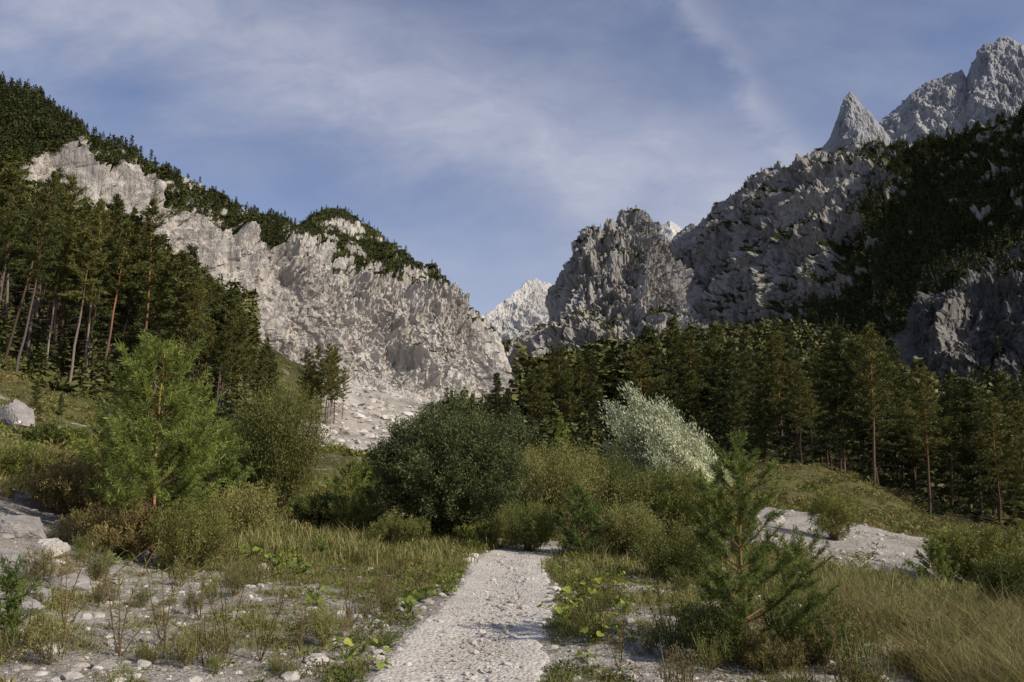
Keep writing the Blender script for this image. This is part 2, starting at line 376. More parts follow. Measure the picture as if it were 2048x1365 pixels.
def leafy(seed, n=26):
    r = np.random.default_rng(seed); mb = MB()
    a = r.uniform(0, 6.28, n); rr = r.uniform(0, .8, n); c = np.stack([np.cos(a) * rr, np.sin(a) * rr, r.uniform(.1, .9, n) * (1 - rr * .5)], -1)
    blades(mb, c, np.stack([np.cos(a), np.sin(a), r.uniform(.1, 1.4, n)], -1) + r.normal(size=(n, 3)) * .3, .42, .15, r, r.uniform(0, 1, n), .5)
    return mb
def merge(mbT, pos, sc, r):
    V = np.concatenate(mbT.V); Fc = np.concatenate(mbT.F); T = np.concatenate(mbT.T)
    n = len(pos); a = r.uniform(0, 2 * np.pi, n); c, s = np.cos(a), np.sin(a)
    sc = np.asarray(sc)
    if sc.ndim == 1: sc = np.stack([sc, sc, sc], -1)
    v = V[None] * sc[:, None]
    out = np.stack([v[..., 0] * c[:, None] - v[..., 1] * s[:, None], v[..., 0] * s[:, None] + v[..., 1] * c[:, None], v[..., 2]], -1) + pos[:, None]
    f = Fc[None] + (np.arange(n) * len(V))[:, None, None]
    t = np.clip(T[None] * .7 + r.uniform(0, .4, (n, 1)), 0, 1)
    return out.reshape(-1, 3), f.reshape(-1, 4), t.ravel()
TF = [far_conifer(1), far_conifer(2), far_pine(3), far_pine(4)]; TS = [far_shrub(5), far_shrub(6)]; TL = [leafy(7), leafy(8), leafy(9)]
def scatter(name, pos, kinds, r, label, cat, m='far'):
    mb = MB(); fr = np.cumsum([k[1] for k in kinds]); sel = r.uniform(0, fr[-1], len(pos)); pick = np.searchsorted(fr, sel)
    for ki, (tl, _, s0, s1, xy) in enumerate(kinds):
        ii = np.where(pick == ki)[0]
        for ti, t in enumerate(tl):
            jj = ii[ti::len(tl)]
            if len(jj) == 0: continue
            s = s0 + (s1 - s0) * r.uniform(0, 1, len(jj)) ** 1.5; V, Fc, T = merge(t, pos[jj], np.stack([s * xy, s * xy, s], -1), r); mb.add(V, Fc, T)
    return tag(obj(name, mb.mesh(name, M[m])), label, cat, kind='stuff')
# ---------------------------------------------------------------- mountains
def mountain(name, rows, vs, px0, px1, nu, nv, s, amp, m, label, vegf, ampf=None, back=150, zst=.15, warp=.22, nb=30, thr=.62, skew=.05, bigk=.8, fk=1.0):
    px = np.linspace(px0, px1, nu); v = np.linspace(0, 1, nv)
    RP = []
    for rw in rows:
        a = np.array(rw, float); RP.append((np.interp(px, a[:, 0], a[:, 1]), np.interp(px, a[:, 0], a[:, 2])))
    py = np.empty((nv, nu)); YY = np.empty((nv, nu))
    for i in range(len(vs) - 1):
        k = (v >= vs[i]) & (v <= vs[i + 1]); t = ((v[k] - vs[i]) / (vs[i + 1] - vs[i]))[:, None]
        py[k] = RP[i][0] * (1 - t) + RP[i + 1][0] * t; YY[k] = RP[i][1] * (1 - t) + RP[i + 1][1] * t
    PX = np.broadcast_to(px, (nv, nu)); V = np.broadcast_to(v[:, None], (nv, nu))
    pt = P(PX, py, YY)
    bd = np.linspace(0, 1, nb + 1)[1:] ** 1.5 * back
    rid = pt[-1]; dirn = unit(rid * [1, 1, 0])
    bk = rid[None] + dirn[None] * bd[:, None, None] + np.array([0, 0, -1.0]) * bd[:, None, None] * .9
    pt = np.concatenate([pt, bk], 0); V = np.concatenate([V, np.full((nb, nu), 1.0)], 0); PX = np.concatenate([PX, np.broadcast_to(px, (nb, nu))], 0)
    H = nv + nb
    du = np.gradient(pt, axis=1); dv = np.gradient(pt, axis=0); nrm = unit(np.cross(du, dv))
    for _ in range(3):
        for ax, k in ((0, 8), (1, 8)):
            pad = [(0, 0)] * 3; pad[ax] = (k, k); Np = np.pad(nrm, pad, 'edge')
            a_ = np.take(Np, range(0, nrm.shape[ax]), ax); b_ = np.take(Np, range(2 * k, 2 * k + nrm.shape[ax]), ax)
            nrm = (a_ + nrm + b_) / 3
    nrm = unit(nrm)
    p = pt.reshape(-1, 3); wv = np.stack([fbm(p / (s * 1.1) + 11, 4), fbm(p / (s * 1.1) + 47, 4), fbm(p / (s * 1.1) + 83, 4)], -1)
    q = (p + wv * s * warp) / s * np.array([1, 1, zst])
    q[:, 0] += q[:, 2] * skew * 2
    d = ridged(q, 6, .55) - .40
    pw_ = p + wv * s * .10
    f1 = facet(pw_ / (s * .40) * np.array([1, 1, .30]) + 7)
    f2 = facet(pw_ / (s * .16) * np.array([1, 1, .38]) + 3)
    f3 = facet(p / (s * .07) * np.array([1, 1, .5]) + 5)
    cr = np.abs(fbm(q * np.array([3.2, 3.2, 2.2]) + 9, 4, .6))
    d2 = fbm(p / (s * .3) * np.array([1, 1, .8]) + 5, 5, .6)
    big = fbm(p / (s * 3.0) * np.array([1, 1, .5]) + 21, 2)
    A = amp * (ampf(PX, V) if ampf else 1.0)
    A = np.broadcast_to(A, (H, nu)).ravel()
    D = A * (1.35 * d + fk * (.13 * f1 + .10 * f2 + .07 * f3) + .8 * (np.clip(cr, 0, .22) - .14) + .12 * d2 + bigk * big)
    rf = np.ones((H, nu)); rf[nv - 1 - 40:nv, :] = np.linspace(1, .40, 41)[:, None]; rf[nv:] = .40
    pt2 = (p + nrm.reshape(-1, 3) * (D * rf.ravel())[:, None] * np.array([1, 1, .55])).reshape(H, nu, 3)
    pt2[..., 2] += (((.20 * d2 + .10 * f2 + .08 * f3) * A) * (V.ravel() > .6)).reshape(H, nu)
    du = np.gradient(pt2, axis=1); dv = np.gradient(pt2, axis=0); n2 = unit(np.cross(du, dv))
    nzs = n2[..., 2]
    for kk in (1, 2): nzs = (np.roll(nzs, kk, 0) + nzs + np.roll(nzs, -kk, 0) + np.roll(nzs, kk, 1) + np.roll(nzs, -kk, 1)) / 5
    vn = fbm(p / (s * .9) + 3, 5, .6).reshape(H, nu)
    veg = np.clip((nzs - thr) * 1.5 + vegf(PX, V) + vn * 1.0 + .35, 0, 1)
    idx = np.arange(H * nu).reshape(H, nu)
    Q = np.stack([idx[:-1, :-1], idx[:-1, 1:], idx[1:, 1:], idx[1:, :-1]], -1).reshape(-1, 4)
    o = obj(name, mesh(name, pt2.reshape(-1, 3), Q, m, False, {'veg': veg}))
    tag(o, label, 'mountain', kind='structure')
    return pt2[:nv + 3], veg[:nv + 3], PX[:nv + 3], V[:nv + 3]
def pick_on(mt, n, r, vmin=.6, f=None):
    pt, veg, PX, V = mt
    w = np.clip(veg - vmin, 0, 1) ** .7
    if f is not None: w = w * f(PX, V)
    a = np.linalg.norm(np.cross(np.gradient(pt, axis=1), np.gradient(pt, axis=0)), axis=2)
    w = (w * a).ravel(); w /= w.sum()
    i = r.choice(len(w), n, p=w); q = pt.reshape(-1, 3)[i].copy(); q[:, :2] += r.normal(size=(n, 2)) * .5; q[:, 2] -= .4
    return q
leftwood = lambda PX, V: 1 - sst(60, 170, PX + (.85 - V) * 160)
L = mountain('mountain', [
    [(-300, 950, 100), (0, 850, 150), (300, 850, 200), (500, 860, 250), (700, 880, 250), (850, 880, 330), (1000, 850, 430), (1080, 850, 450)],
    [(-300, 700, 180), (0, 700, 220), (300, 700, 300), (500, 740, 390), (700, 775, 430), (850, 800, 450), (1000, 805, 490), (1080, 825, 510)],
    [(-300, 350, 240), (0, 330, 270), (80, 300, 290), (200, 340, 320), (300, 390, 350), (400, 440, 390), (500, 470, 430), (560, 500, 462), (610, 500, 475), (700, 545, 498), (760, 560, 510), (800, 560, 515), (860, 590, 520), (900, 590, 525), (940, 628, 525), (960, 645, 525), (1000, 708, 522), (1030, 765, 520), (1080, 830, 525)],
    [(-300, 40, 330), (0, 172, 340), (50, 185, 345), (100, 205, 350), (180, 268, 365), (260, 312, 380), (330, 345, 400), (400, 366, 430), (470, 412, 460), (530, 432, 530), (600, 455, 620), (650, 415, 660), (700, 426, 660), (740, 462, 645), (800, 500, 620), (850, 525, 592), (880, 540, 578), (915, 572, 565), (940, 615, 555), (960, 632, 545), (1000, 697, 535), (1025, 752, 528), (1080, 828, 530)]],
    [0, .22, .75, 1], -300, 1080, 1050, 580, 40, 19, M['rockL'], 'pale sunlit limestone cliff on the left with a wooded crest',
    lambda PX, V: np.where(V > .76, .36 + .4 * (PX < 560), -.26) + sst(.7, .8, V) * .1 + 1.2 * leftwood(PX, V) - .6 * (V < .22) * (PX > 640),
    lambda PX, V: (.14 + .90 * sst(.14, .34, V) - .40 * sst(.75, .9, V)) * (1 - .6 * leftwood(PX, V)))
r = np.random.default_rng(11)
scatter('mountain_wood', pick_on(L, 6800, r, .58, lambda PX, V: np.where(PX < 560, 1, .3) + 2.0 * leftwood(PX, V) * (PX > -60)), [(TF, .7, 2.5, 7.5, 1.15), (TS, .3, 1.2, 3, 1.3)], r, 'dark pines covering the long crest above the left cliff', 'forest')
scatter('mountain_scrub', pick_on(L, 6500, r, .45), [(TF, .05, 2, 4, 1.0), (TS, .95, .8, 2.2, 1.6)], r, 'dwarf pine scrub on the ledges and upper slopes of the left cliff', 'shrubs', 'scrub')
CR = mountain('mountain', [
    [(1000, 860, 480), (1200, 860, 420), (1500, 860, 420)],
    [(1000, 830, 540), (1100, 790, 520), (1300, 740, 500), (1500, 740, 500)],
    [(1000, 830, 560), (1050, 740, 580), (1100, 650, 590), (1150, 590, 600), (1262, 530, 620), (1350, 560, 620), (1420, 640, 600), (1500, 720, 580)],
    [(1000, 840, 570), (1030, 772, 600), (1060, 712, 620), (1085, 655, 640), (1100, 604, 650), (1120, 548, 660), (1150, 487, 670), (1190, 458, 680), (1230, 436, 690), (1262, 420, 695), (1290, 440, 700), (1310, 470, 700), (1335, 500, 700), (1380, 590, 690), (1430, 660, 670), (1500, 740, 640)]],
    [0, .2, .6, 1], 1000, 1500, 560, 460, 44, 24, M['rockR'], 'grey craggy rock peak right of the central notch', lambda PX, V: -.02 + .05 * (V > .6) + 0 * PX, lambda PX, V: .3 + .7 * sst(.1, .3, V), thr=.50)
scatter('mountain_scrub', pick_on(CR, 4200, r, .40), [(TS, .9, .8, 2.3, 1.6), (TF, .1, 3, 6, 1)], r, 'dwarf pine scrub on the ledges of the central grey peak', 'shrubs', 'scrub')
rw = lambda PX, V: sst(1640, 1820, PX - (V - .6) * 200)
RM = mountain('mountain', [
    [(1250, 850, 500), (1500, 850, 400), (1800, 900, 300), (2400, 950, 260)],
    [(1250, 760, 620), (1400, 700, 560), (1600, 700, 480), (1800, 740, 400), (2400, 750, 320)],
    [(1250, 620, 760), (1400, 560, 700), (1600, 450, 600), (1800, 430, 520), (2048, 400, 440), (2400, 350, 360)],
    [(1250, 560, 860), (1300, 510, 850), (1350, 474, 840), (1400, 446, 810), (1440, 406, 780), (1480, 380, 760), (1520, 350, 740), (1560, 330, 720), (1600, 315, 690), (1650, 298, 670), (1700, 290, 650), (1760, 297, 620), (1850, 287, 580), (1950, 264, 530), (2048, 217, 490), (2400, 60, 400)]],
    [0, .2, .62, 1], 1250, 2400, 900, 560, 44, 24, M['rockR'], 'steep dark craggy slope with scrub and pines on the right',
    lambda PX, V: .08 + .75 * rw(PX, V) + .3 * sst(.5, .2, V), lambda PX, V: (.3 + .7 * sst(.1, .3, V)) * (1 - .5 * rw(PX, V)), thr=.50)
scatter('mountain_wood', pick_on(RM, 10000, r, .56, lambda PX, V: (.05 + rw(PX, V)) * (PX < 2110)), [(TF, .85, 3.5, 9, 1.15), (TS, .15, 2, 4, 1.3)], r, 'dark pine wood covering the high right slope', 'forest')
scatter('mountain_scrub', pick_on(RM, 9000, r, .40, lambda PX, V: (1 - .85 * rw(PX, V))), [(TF, .12, 3, 6.5, 1.0), (TS, .88, .9, 2.4, 1.6)], r, 'dwarf pine scrub on the craggy ribs of the right slope', 'shrubs', 'scrub')
RN = mountain('mountain', [
    [(1650, 960, 200), (2500, 980, 170)],
    [(1650, 830, 250), (1800, 820, 240), (2500, 820, 190)],
    [(1650, 800, 255), (1760, 740, 260), (1830, 620, 265), (1900, 590, 260), (2048, 560, 250), (2500, 500, 210)],
    [(1650, 810, 260), (1740, 760, 275), (1790, 680, 290), (1830, 565, 300), (1880, 535, 300), (1950, 505, 295), (2048, 475, 290), (2500, 380, 250)]],
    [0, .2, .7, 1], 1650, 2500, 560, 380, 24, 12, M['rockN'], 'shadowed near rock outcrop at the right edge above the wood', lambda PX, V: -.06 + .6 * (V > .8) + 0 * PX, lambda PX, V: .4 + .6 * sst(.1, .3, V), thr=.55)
scatter('outcrop_wood', pick_on(RN, 2400, r, .42), [(TF, .4, 3, 7, 1.0), (TS, .6, .8, 2, 1.3)], r, 'pines and scrub on the shadowed near outcrop at the right edge', 'forest')
none = lambda PX, V: -.8 + 0 * PX
mountain('mountain_peak', [[(1620, 420, 1700), (1820, 420, 1650)], [(1620, 310, 1800), (1640, 302, 1800), (1660, 275, 1800), (1678, 228, 1800), (1690, 195, 1800), (1700, 184, 1800), (1715, 200, 1800), (1740, 226, 1800), (1765, 256, 1800), (1790, 292, 1800), (1820, 330, 1800)]],
    [0, 1], 1620, 1820, 220, 200, 60, 13, M['rockF'], 'sharp pale rock tooth rising behind the right ridge', none, nb=20, fk=.7)
mountain('mountain_peak', [[(1720, 420, 1750), (2500, 420, 1500)], [(1720, 330, 2050), (1750, 262, 2050), (1770, 236, 2050), (1800, 206, 2050), (1850, 166, 2020), (1900, 150, 2000), (1925, 142, 2000), (1935, 160, 1990), (1945, 128, 1980), (1970, 94, 1970), (2000, 76, 1960), (2025, 80, 1950), (2048, 92, 1940), (2200, 150, 1900), (2500, 300, 1800)]],
    [0, 1], 1720, 2500, 620, 260, 120, 34, M['rockF'], 'massive domed grey summit at the upper right corner', none, nb=20, back=300, fk=.7, bigk=.5)
mountain('mountain_peak', [[(900, 760, 1150), (1200, 760, 1250)], [(900, 690, 1250), (940, 650, 1300), (965, 628, 1330), (990, 616, 1350), (1020, 592, 1380), (1045, 570, 1410), (1070, 558, 1440), (1090, 566, 1460), (1110, 572, 1480), (1150, 600, 1520), (1200, 640, 1560)]],
    [0, 1], 900, 1200, 260, 180, 60, 20, M['rockC'], 'distant pale peak seen through the central notch', none, nb=20)
mountain('mountain_peak', [[(1270, 600, 1150), (1420, 600, 1150)], [(1270, 520, 1400), (1300, 485, 1400), (1322, 452, 1400), (1340, 440, 1400), (1356, 454, 1400), (1385, 500, 1400), (1420, 540, 1400)]],
    [0, 1], 1270, 1420, 140, 120, 45, 10, M['rockC'], 'small distant pale tip just right of the grey peak', none, nb=12)
SP = mountain('mountain_spur', [[(930, 850, 600), (1200, 850, 600)], [(930, 730, 820), (990, 700, 830), (1040, 668, 850), (1080, 648, 860), (1110, 650, 870), (1200, 620, 880)]],
    [0, 1], 930, 1200, 240, 200, 45, 17, M['rockL'], 'low scrubby spur in the bottom of the notch', lambda PX, V: .12 + 0 * PX, nb=12)
scatter('spur_scrub', pick_on(SP, 1000, r, .42), [(TS, 1, 1.5, 3.5, 1.3)], r, 'scrub on the low spur inside the notch', 'shrubs', 'scrub')
# ---------------------------------------------------------------- far wood on the valley sides (stuff)
n = 5400
fy = r.uniform(115, 340, n); fpx = np.concatenate([r.uniform(-150, 560, n // 3), r.uniform(1040, 2250, n - n // 3)])
fx = (fpx - 1024) / F * fy * 1.0
fz = hg(fx, fy)
pos = np.stack([fx, fy, fz - .3], -1)
keep = ~((fpx > 380) & (fpx < 560) & (fy > 215)) & ~((fpx < 450) & (fpx > 120) & (fy > 225)) & ~((fpx > 1780) & (fy > 175)) & ~((fpx > 500) & (fpx < 700))
scatter('forest', pos[keep], [(TF, 1, 8, 14, 1.15)], r, 'dense dark pine wood massed behind the nearer trees on both valley sides', 'forest')
# understorey of small trees and bushes inside both woods
n = 1500; fy = r.uniform(58, 135, n); fpx = np.concatenate([r.uniform(-80, 540, 750), r.uniform(1150, 2120, 750)]); fy = fy + 12 * ((fpx > 1150) & (fpx < 1750))
fx = (fpx - 1024) / F * fy; pos = np.stack([fx, fy, hg(fx, fy) - .1], -1)
scatter('understorey', pos, [(TF[:2], .45, 1.2, 5.0, 1.4), (TS, .55, .6, 1.6, 1.2)], r, 'small spruces and bushes growing under the pines in both woods', 'undergrowth')
n = 1500; fy = r.uniform(60, 300, n); fpx = r.uniform(540, 1180, n); fx = (fpx - 1024) / F * fy; fz = hg(fx, fy)
pos = np.stack([fx, fy, fz - .1], -1)
a_ok = (fpx > 880)
scatter('undergrowth', pos[a_ok], [(TS, .65, .8, 2.2, 1.2), (TF, .35, 2.5, 6, 1.3)], r, 'low mixed scrub and small pines below the notch behind the big bush', 'shrubs', 'far')
b_ok = (~a_ok) & (veg_density(fx, fy) > .45) & (fy < 200)
scatter('undergrowth', pos[b_ok], [(TS, 1, .4, 1.3, 1.2)], r, 'low scrub dotted around the pale bank in the middle distance', 'shrubs', 'olive')
n = 5200; fy = r.uniform(28, 85, n); fpx = np.concatenate([r.uniform(-50, 560, 2200), r.uniform(1150, 2100, 3000)]); fx = (fpx - 1024) / F * fy; fz = hg(fx, fy)
ok = veg_density(fx, fy) > .5
PB = np.stack([fx, fy, fz - .05], -1)[ok]
scatter('undergrowth', PB[::2], [(TL, .7, .2, .7, 1.0), (TS, .3, .2, .6, 1.2)], r, 'low green bushy ground cover on the banks below the trees', 'shrubs', 'olive')
scatter('undergrowth', PB[1::2], [(TL, .6, .2, .6, 1.0), (TS, .4, .2, .5, 1.2)], r, 'low brownish heath cover on the banks below the trees', 'shrubs', 'brown')
# ---------------------------------------------------------------- forest pines (individuals)
def pine(seed, h, cs, spread, conic, nb, mname='pine', needle=.34, bk='bark'):
    r = np.random.default_rng(seed); tr = MB(); br = MB(); cr = MB()
    k = 9; zz = np.linspace(-.03, 1, k) * h
    bend = np.cumsum(r.normal(size=(k, 2)) * .009 * h, 0) * .6
    bend -= bend[1]
    ax = np.stack([bend[:, 0], bend[:, 1], zz], -1)
    r0 = h * .0095
    tube(tr, ax, r0 * (1 - np.linspace(0, .92, k)), 8)
    def axis(z): return np.array([np.interp(z, zz, ax[:, 0]), np.interp(z, zz, ax[:, 1]), z])
    for i in range(nb):
        f = cs + (1 - cs) * ((i + r.uniform(0, 1)) / nb) ** (.85 if conic else 1); z = f * h
        t = (f - cs) / (1 - cs)
        prof = (1 - t) ** .8 * (1 if conic else min(1, .45 + t * 2.2)) + .08
        Lb = spread * h * prof * r.uniform(.45, 1.3)
        a = i * 2.4 + r.uniform(-.6, .6)
        up = (-.3 + .65 * t) if conic else (.0 + .6 * t)
        s = np.linspace(0, 1, 5)[:, None]
        d = np.array([math.cos(a), math.sin(a), up + r.normal() * .12])
        pts = axis(z) + d * Lb * s + np.array([0, 0, 1]) * (s ** 2) * Lb * r.uniform(.0, .3)
        tube(br, pts, np.linspace(.022, .006, 5) * (h / 12), 4)
        m = int(10 + Lb * 16)
        ff = r.uniform(.2, 1.05, m)
        c = np.stack([np.interp(ff, s[:, 0], pts[:, j]) for j in range(3)], -1)
        c += r.normal(size=(m, 3)) * [.20, .20, .07] * (Lb * .45 + .2) * (1.15 - ff * .5)[:, None]
        nn = 6
        cc = np.repeat(c, nn, 0) + r.normal(size=(m * nn, 3)) * .06
        dd = r.normal(size=(m * nn, 3)) * [1, 1, .7] + d * .9 + [0, 0, .35 if not conic else -.2]
        tt = np.repeat(r.uniform(.0, .8, m) + .2 * t, nn)
        blades(cr, cc, dd, needle * r.uniform(.5, 1.2, m * nn), .07, r, np.clip(tt, 0, 1))
    for i in range(26):
        z = r.uniform(.12, max(.2, cs)) * h; a = r.uniform(0, 6.28); q0 = axis(z); Lb = r.uniform(.3, 1.4)
        tube(br, [q0, q0 + np.array([math.cos(a), math.sin(a), -.25]) * Lb], [.014, .005], 3)
    return tr.mesh('trunk', M[bk], True), br.mesh('branches', M[bk], True), cr.mesh('crown', M[mname])
T_open = [pine(21, 14, .46, .19, False, 40), pine(22, 15, .38, .20, False, 46), pine(23, 13, .30, .21, False, 48), pine(24, 14, .42, .17, False, 40)]
T_full = [pine(31, 13, .12, .17, True, 74, 'spruce'), pine(32, 12, .15, .19, True, 66), pine(33, 14, .2, .15, True, 74, 'spruce')]
T_pale = [pine(41, 15, .46, .12, True, 50, 'pine', bk='barkpale'), pine(42, 16, .54, .12, False, 42, 'pine', bk='barkpale'), pine(43, 14, .34, .12, True, 56, 'spruce', bk='barkpale'), pine(44, 16, .40, .11, True, 58, 'spruce', bk='barkpale'), pine(45, 15, .58, .13, False, 36, 'pine', bk='bark')]
def assemble(e, parts):
    tr = None
    for nm, me in parts:
        o = obj(nm, me, tr if nm == 'branches' else e)
        if nm == 'trunk': tr = o
def plant_tree(T, hT, px, Y, h, label, group, r, name='pine_tree', lean=0.02, wide=1.0, bias=0):
    p = gpos(px, Y); s = h / hT
    e = bpy.data.objects.new(name, None); C.objects.link(e); e.location = p - np.array([0, 0, .15])
    e.rotation_euler = (r.normal() * lean, r.normal() * lean + bias, 0); e.scale = (s * wide, s * wide, s)
    tag(e, label, 'tree', group)
    a = r.uniform(0, 6.28)
    t = obj('trunk', T[0], e, rz=a); obj('branches', T[1], t); obj('crown', T[2], e, rz=a)
    return e
hts = {id(t): h for t, h in zip(T_open + T_full + T_pale, [14, 15, 13, 14, 13, 12, 14, 15, 16, 14, 16, 15])}
r = np.random.default_rng(77)
def anyt(pool):
    t = pool[r.integers(len(pool))]; return t, hts[id(t)]
LL = 'tall pine with a bare lower trunk in the dense wood on the left slope'
for i in range(135):
    Y = r.uniform(64, 140); px = r.uniform(-60, 540)
    if Y < 78 and px > 380: Y += 20
    T, hT = anyt(T_pale + T_full[:1] if Y < 100 else T_pale + T_full[:1] + T_full[2:3])
    h = r.uniform(9.5, 19) * (1 - .38 * max(0, (px - 300) / 280))
    plant_tree(T, hT, px, Y, h, LL, 'tall pines in the wood on the left slope', r, lean=.045, bias=.03)
for px, Y, h in [(8, 60, 15), (48, 66, 17), (88, 64, 13), (118, 70, 16), (165, 66, 15.5), (215, 72, 14), (345, 70, 12), (30, 58, 13), (138, 63, 14)]:
    T, hT = anyt(T_pale[:2] + T_pale[4:]); plant_tree(T, hT, px, Y, h, 'front pine with a pale bare trunk rising from the grassy left slope', 'pale front trunks on the left slope', r, lean=.07, bias=.07, wide=.85)
for px, Y, top in [(615, 122, 700), (632, 126, 692), (650, 121, 688), (668, 124, 696), (684, 127, 735), (642, 130, 720), (622, 130, 725), (662, 131, 705), (608, 125, 740), (655, 126, 715)]:
    g = gpos(px, Y); T, hT = anyt(T_open[1:3]); plant_tree(T, hT, px, Y, topz(top, Y) - g[2], 'pine in the small isolated stand on the pale gravel bank', 'stand of pines on the gravel bank', r, wide=.9)
RLb = 'dark pine in the dense wood covering the right valley side'
for i in range(185):
    px = r.uniform(1060, 2130); Y = r.uniform(64, 140) if px > 1450 else r.uniform(90, 160)
    if 1200 < px < 1480 and r.uniform() < .25: px += 350
    if i > 165: px = r.uniform(1820, 2120); Y = r.uniform(56, 80)
    T, hT = anyt(T_open + T_full + T_full[:2] if px < 1750 else T_open + T_full)
    h = r.uniform(8.0, 15.5) * (1 - .22 * sst(1400, 1100, px)) * (1 - .22 * sst(1760, 1880, px))
    if Y < 80: h *= .9
    plant_tree(T, hT, px, Y, h, RLb, 'pines in the wood on the right valley side', r, wide=r.uniform(.95, 1.3))
for px, Y, top, lab in [(1603, 58, 742, 'orange-trunked pine at the left tip of the grassy knoll'), (1625, 60, 760, 'slimmer pine just behind the one at the tip of the grassy knoll'),
                        (1750, 61, 645, 'tall pine standing on the top right of the grassy knoll'), (1862, 57, 735, 'orange-trunked pine at the right foot of the grassy knoll'),
                        (1905, 61, 760, 'pine with bare orange trunk right of the knoll foot'), (1690, 66, 655, 'tall pine behind the middle of the grassy knoll'), (1990, 62, 800, 'pine with a dark crown near the right edge of the wood')]:
    g = gpos(px, Y); T, hT = anyt(T_open); plant_tree(T, hT, px, Y, topz(top, Y) - g[2], lab, None, r, lean=.015)
for px, Y, top, lab in [(995, 95, 745, 'small pine at the mouth of the notch above the dark willow'), (1020, 90, 775, 'lower pine just right of the small one at the notch'), (1060, 100, 740, 'pine at the left end of the right wood'), (1085, 95, 730, 'second pine from the left end of the right wood'),
                        (70, 48, 758, 'small dark spruce on the left grassy slope'), (120, 52, 800, 'little spruce right of the dark one on the left slope'), (470, 70, 690, 'young pine at the foot of the left wood'), (535, 85, 730, 'thin young pine between left wood and gravel bank')]:
    g = gpos(px, Y); T, hT = anyt(T_full); plant_tree(T, hT, px, Y, max(1.5, topz(top, Y) - g[2]), lab, None, r, name='spruce_tree' if 'spruce' in lab else 'pine_tree', wide=1.1)
# ---------------------------------------------------------------- young pines, near
def young_pine(seed, h, w, mname, needle=.065, nw=.009, gap=.2, nbr=5, per=46, low=.04, side=7, up0=.25, sh_pow=.75, inner=1):
    r = np.random.default_rng(seed); tr = MB(); br = MB(); cr = MB()
    k = 10; zz = np.linspace(-.03, 1, k) * h; bx = np.cumsum(r.normal(size=(k, 2)) * .012 * h, 0) * .5; bx -= bx[0]
    ax = np.stack([bx[:, 0], bx[:, 1], zz], -1); tube(tr, ax, h * .011 * (1 - np.linspace(0, .85, k)) + .003, 8)
    def A(z): return np.array([np.interp(z, zz, ax[:, 0]), np.interp(z, zz, ax[:, 1]), z])
    shoots = []
    z = h * low
    while z < h * .95:
        t = z / h; nn = int(r.integers(nbr - 1, nbr + 2)); a0 = r.uniform(0, 6.28)
        for b in range(nn):
            a = a0 + 6.28 * b / nn + r.normal() * .25; Lb = (w / 2) * ((1 - t) ** sh_pow * .95 + .10) * r.uniform(.6, 1.2); up = up0 + .6 * t + r.normal() * .1
            s = np.linspace(0, 1, 5)[:, None]; d = np.array([math.cos(a), math.sin(a), up])
            p0 = A(z + r.normal() * .015); pts = p0 + d * Lb * s * .9 + np.array([0, 0, .4]) * Lb * s ** 2.5
            tube(br, pts, np.linspace(.010, .003, 5) * (h / 2.2) ** .5, 4); shoots.append((pts[inner:], 1))
            ns = int(2 + Lb * side)
            for q in range(ns):
                f = r.uniform(.3, .98); c = np.array([np.interp(f, s[:, 0], pts[:, j]) for j in range(3)])
                sd = unit(d + r.normal(size=3) * [.7, .7, .12] + [0, 0, .3]); l = Lb * r.uniform(.15, .38) + .04
                q3 = np.stack([c, c + sd * l * .5, c + sd * l + [0, 0, l * .15]]); shoots.append((q3, 1)); tube(br, q3, [.004, .003, .002], 3)
        z += gap * r.uniform(.85, 1.15) * (1 if t < .85 else .8)
    shoots.append((ax[-3:], 1))
    for q in range(4):
        a = q * 1.6; c = ax[-1] - [0, 0, .02]; shoots.append((np.stack([c, c + np.array([math.cos(a) * .05, math.sin(a) * .05, .07]), c + np.array([math.cos(a) * .07, math.sin(a) * .07, .15])]), 1))
    for pts, dens in shoots:
        l = np.linalg.norm(np.diff(pts, axis=0), axis=1).sum(); m = max(6, int(per * dens * l / .15))
        f = r.uniform(0, 1, m); s = np.linspace(0, 1, len(pts)); c = np.stack([np.interp(f, s, pts[:, j]) for j in range(3)], -1)
        dd = unit(pts[-1] - pts[0]) * .9 + unit(r.normal(size=(m, 3)))
        blades(cr, c, dd, needle * r.uniform(.75, 1.2, m), nw, r, np.clip(r.uniform(.1, .85) + r.normal(size=m) * .15, 0, 1))
    return [('trunk', tr.mesh('trunk', M['youngbark'], True)), ('branches', br.mesh('branches', M['youngbark'], True)), ('crown', cr.mesh('crown', M[mname]))]
def put(name, parts, px, Y, label, cat, group=None, rz=0, off=0, sc=1):
    p = gpos(px, Y); e = bpy.data.objects.new(name, None); C.objects.link(e); e.location = p - np.array([0, 0, .02 + off]); e.rotation_euler = (0, 0, rz); e.scale = (sc,) * 3
    tag(e, label, cat, group); assemble(e, parts)
    return e
def yp(seed, px, Y, top, wpx, mname, label, **k):
    g = gpos(px, Y); h = topz(top, Y) - g[2]; w = wpx * Y / F
    return put('pine_tree', young_pine(seed, h, w, mname, **k), px, Y, label, 'tree')
yp(51, 300, 12.5, 700, 310, 'young', 'bright green young pine with orange trunk on the left of the clearing', needle=.095, nw=.012, gap=.29, nbr=6, per=34, low=.16, side=9, up0=.3, sh_pow=.6, inner=2)
yp(52, 1492, 7.7, 892, 350, 'young', 'young pine in the right foreground beside the path', needle=.052, nw=.006, gap=.205, nbr=6, per=78, low=.07, side=9, up0=.26, sh_pow=.85, inner=1)
yp(53, 8, 6.6, 1150, 130, 'young', 'tip of a little pine at the lower left corner', needle=.06, nw=.008, gap=.12, per=50)
yp(54, 1157, 17, 985, 120, 'youngdark', 'small dark spruce among the shrubs right of the path end', needle=.07, nw=.013, gap=.15, nbr=6, per=26)
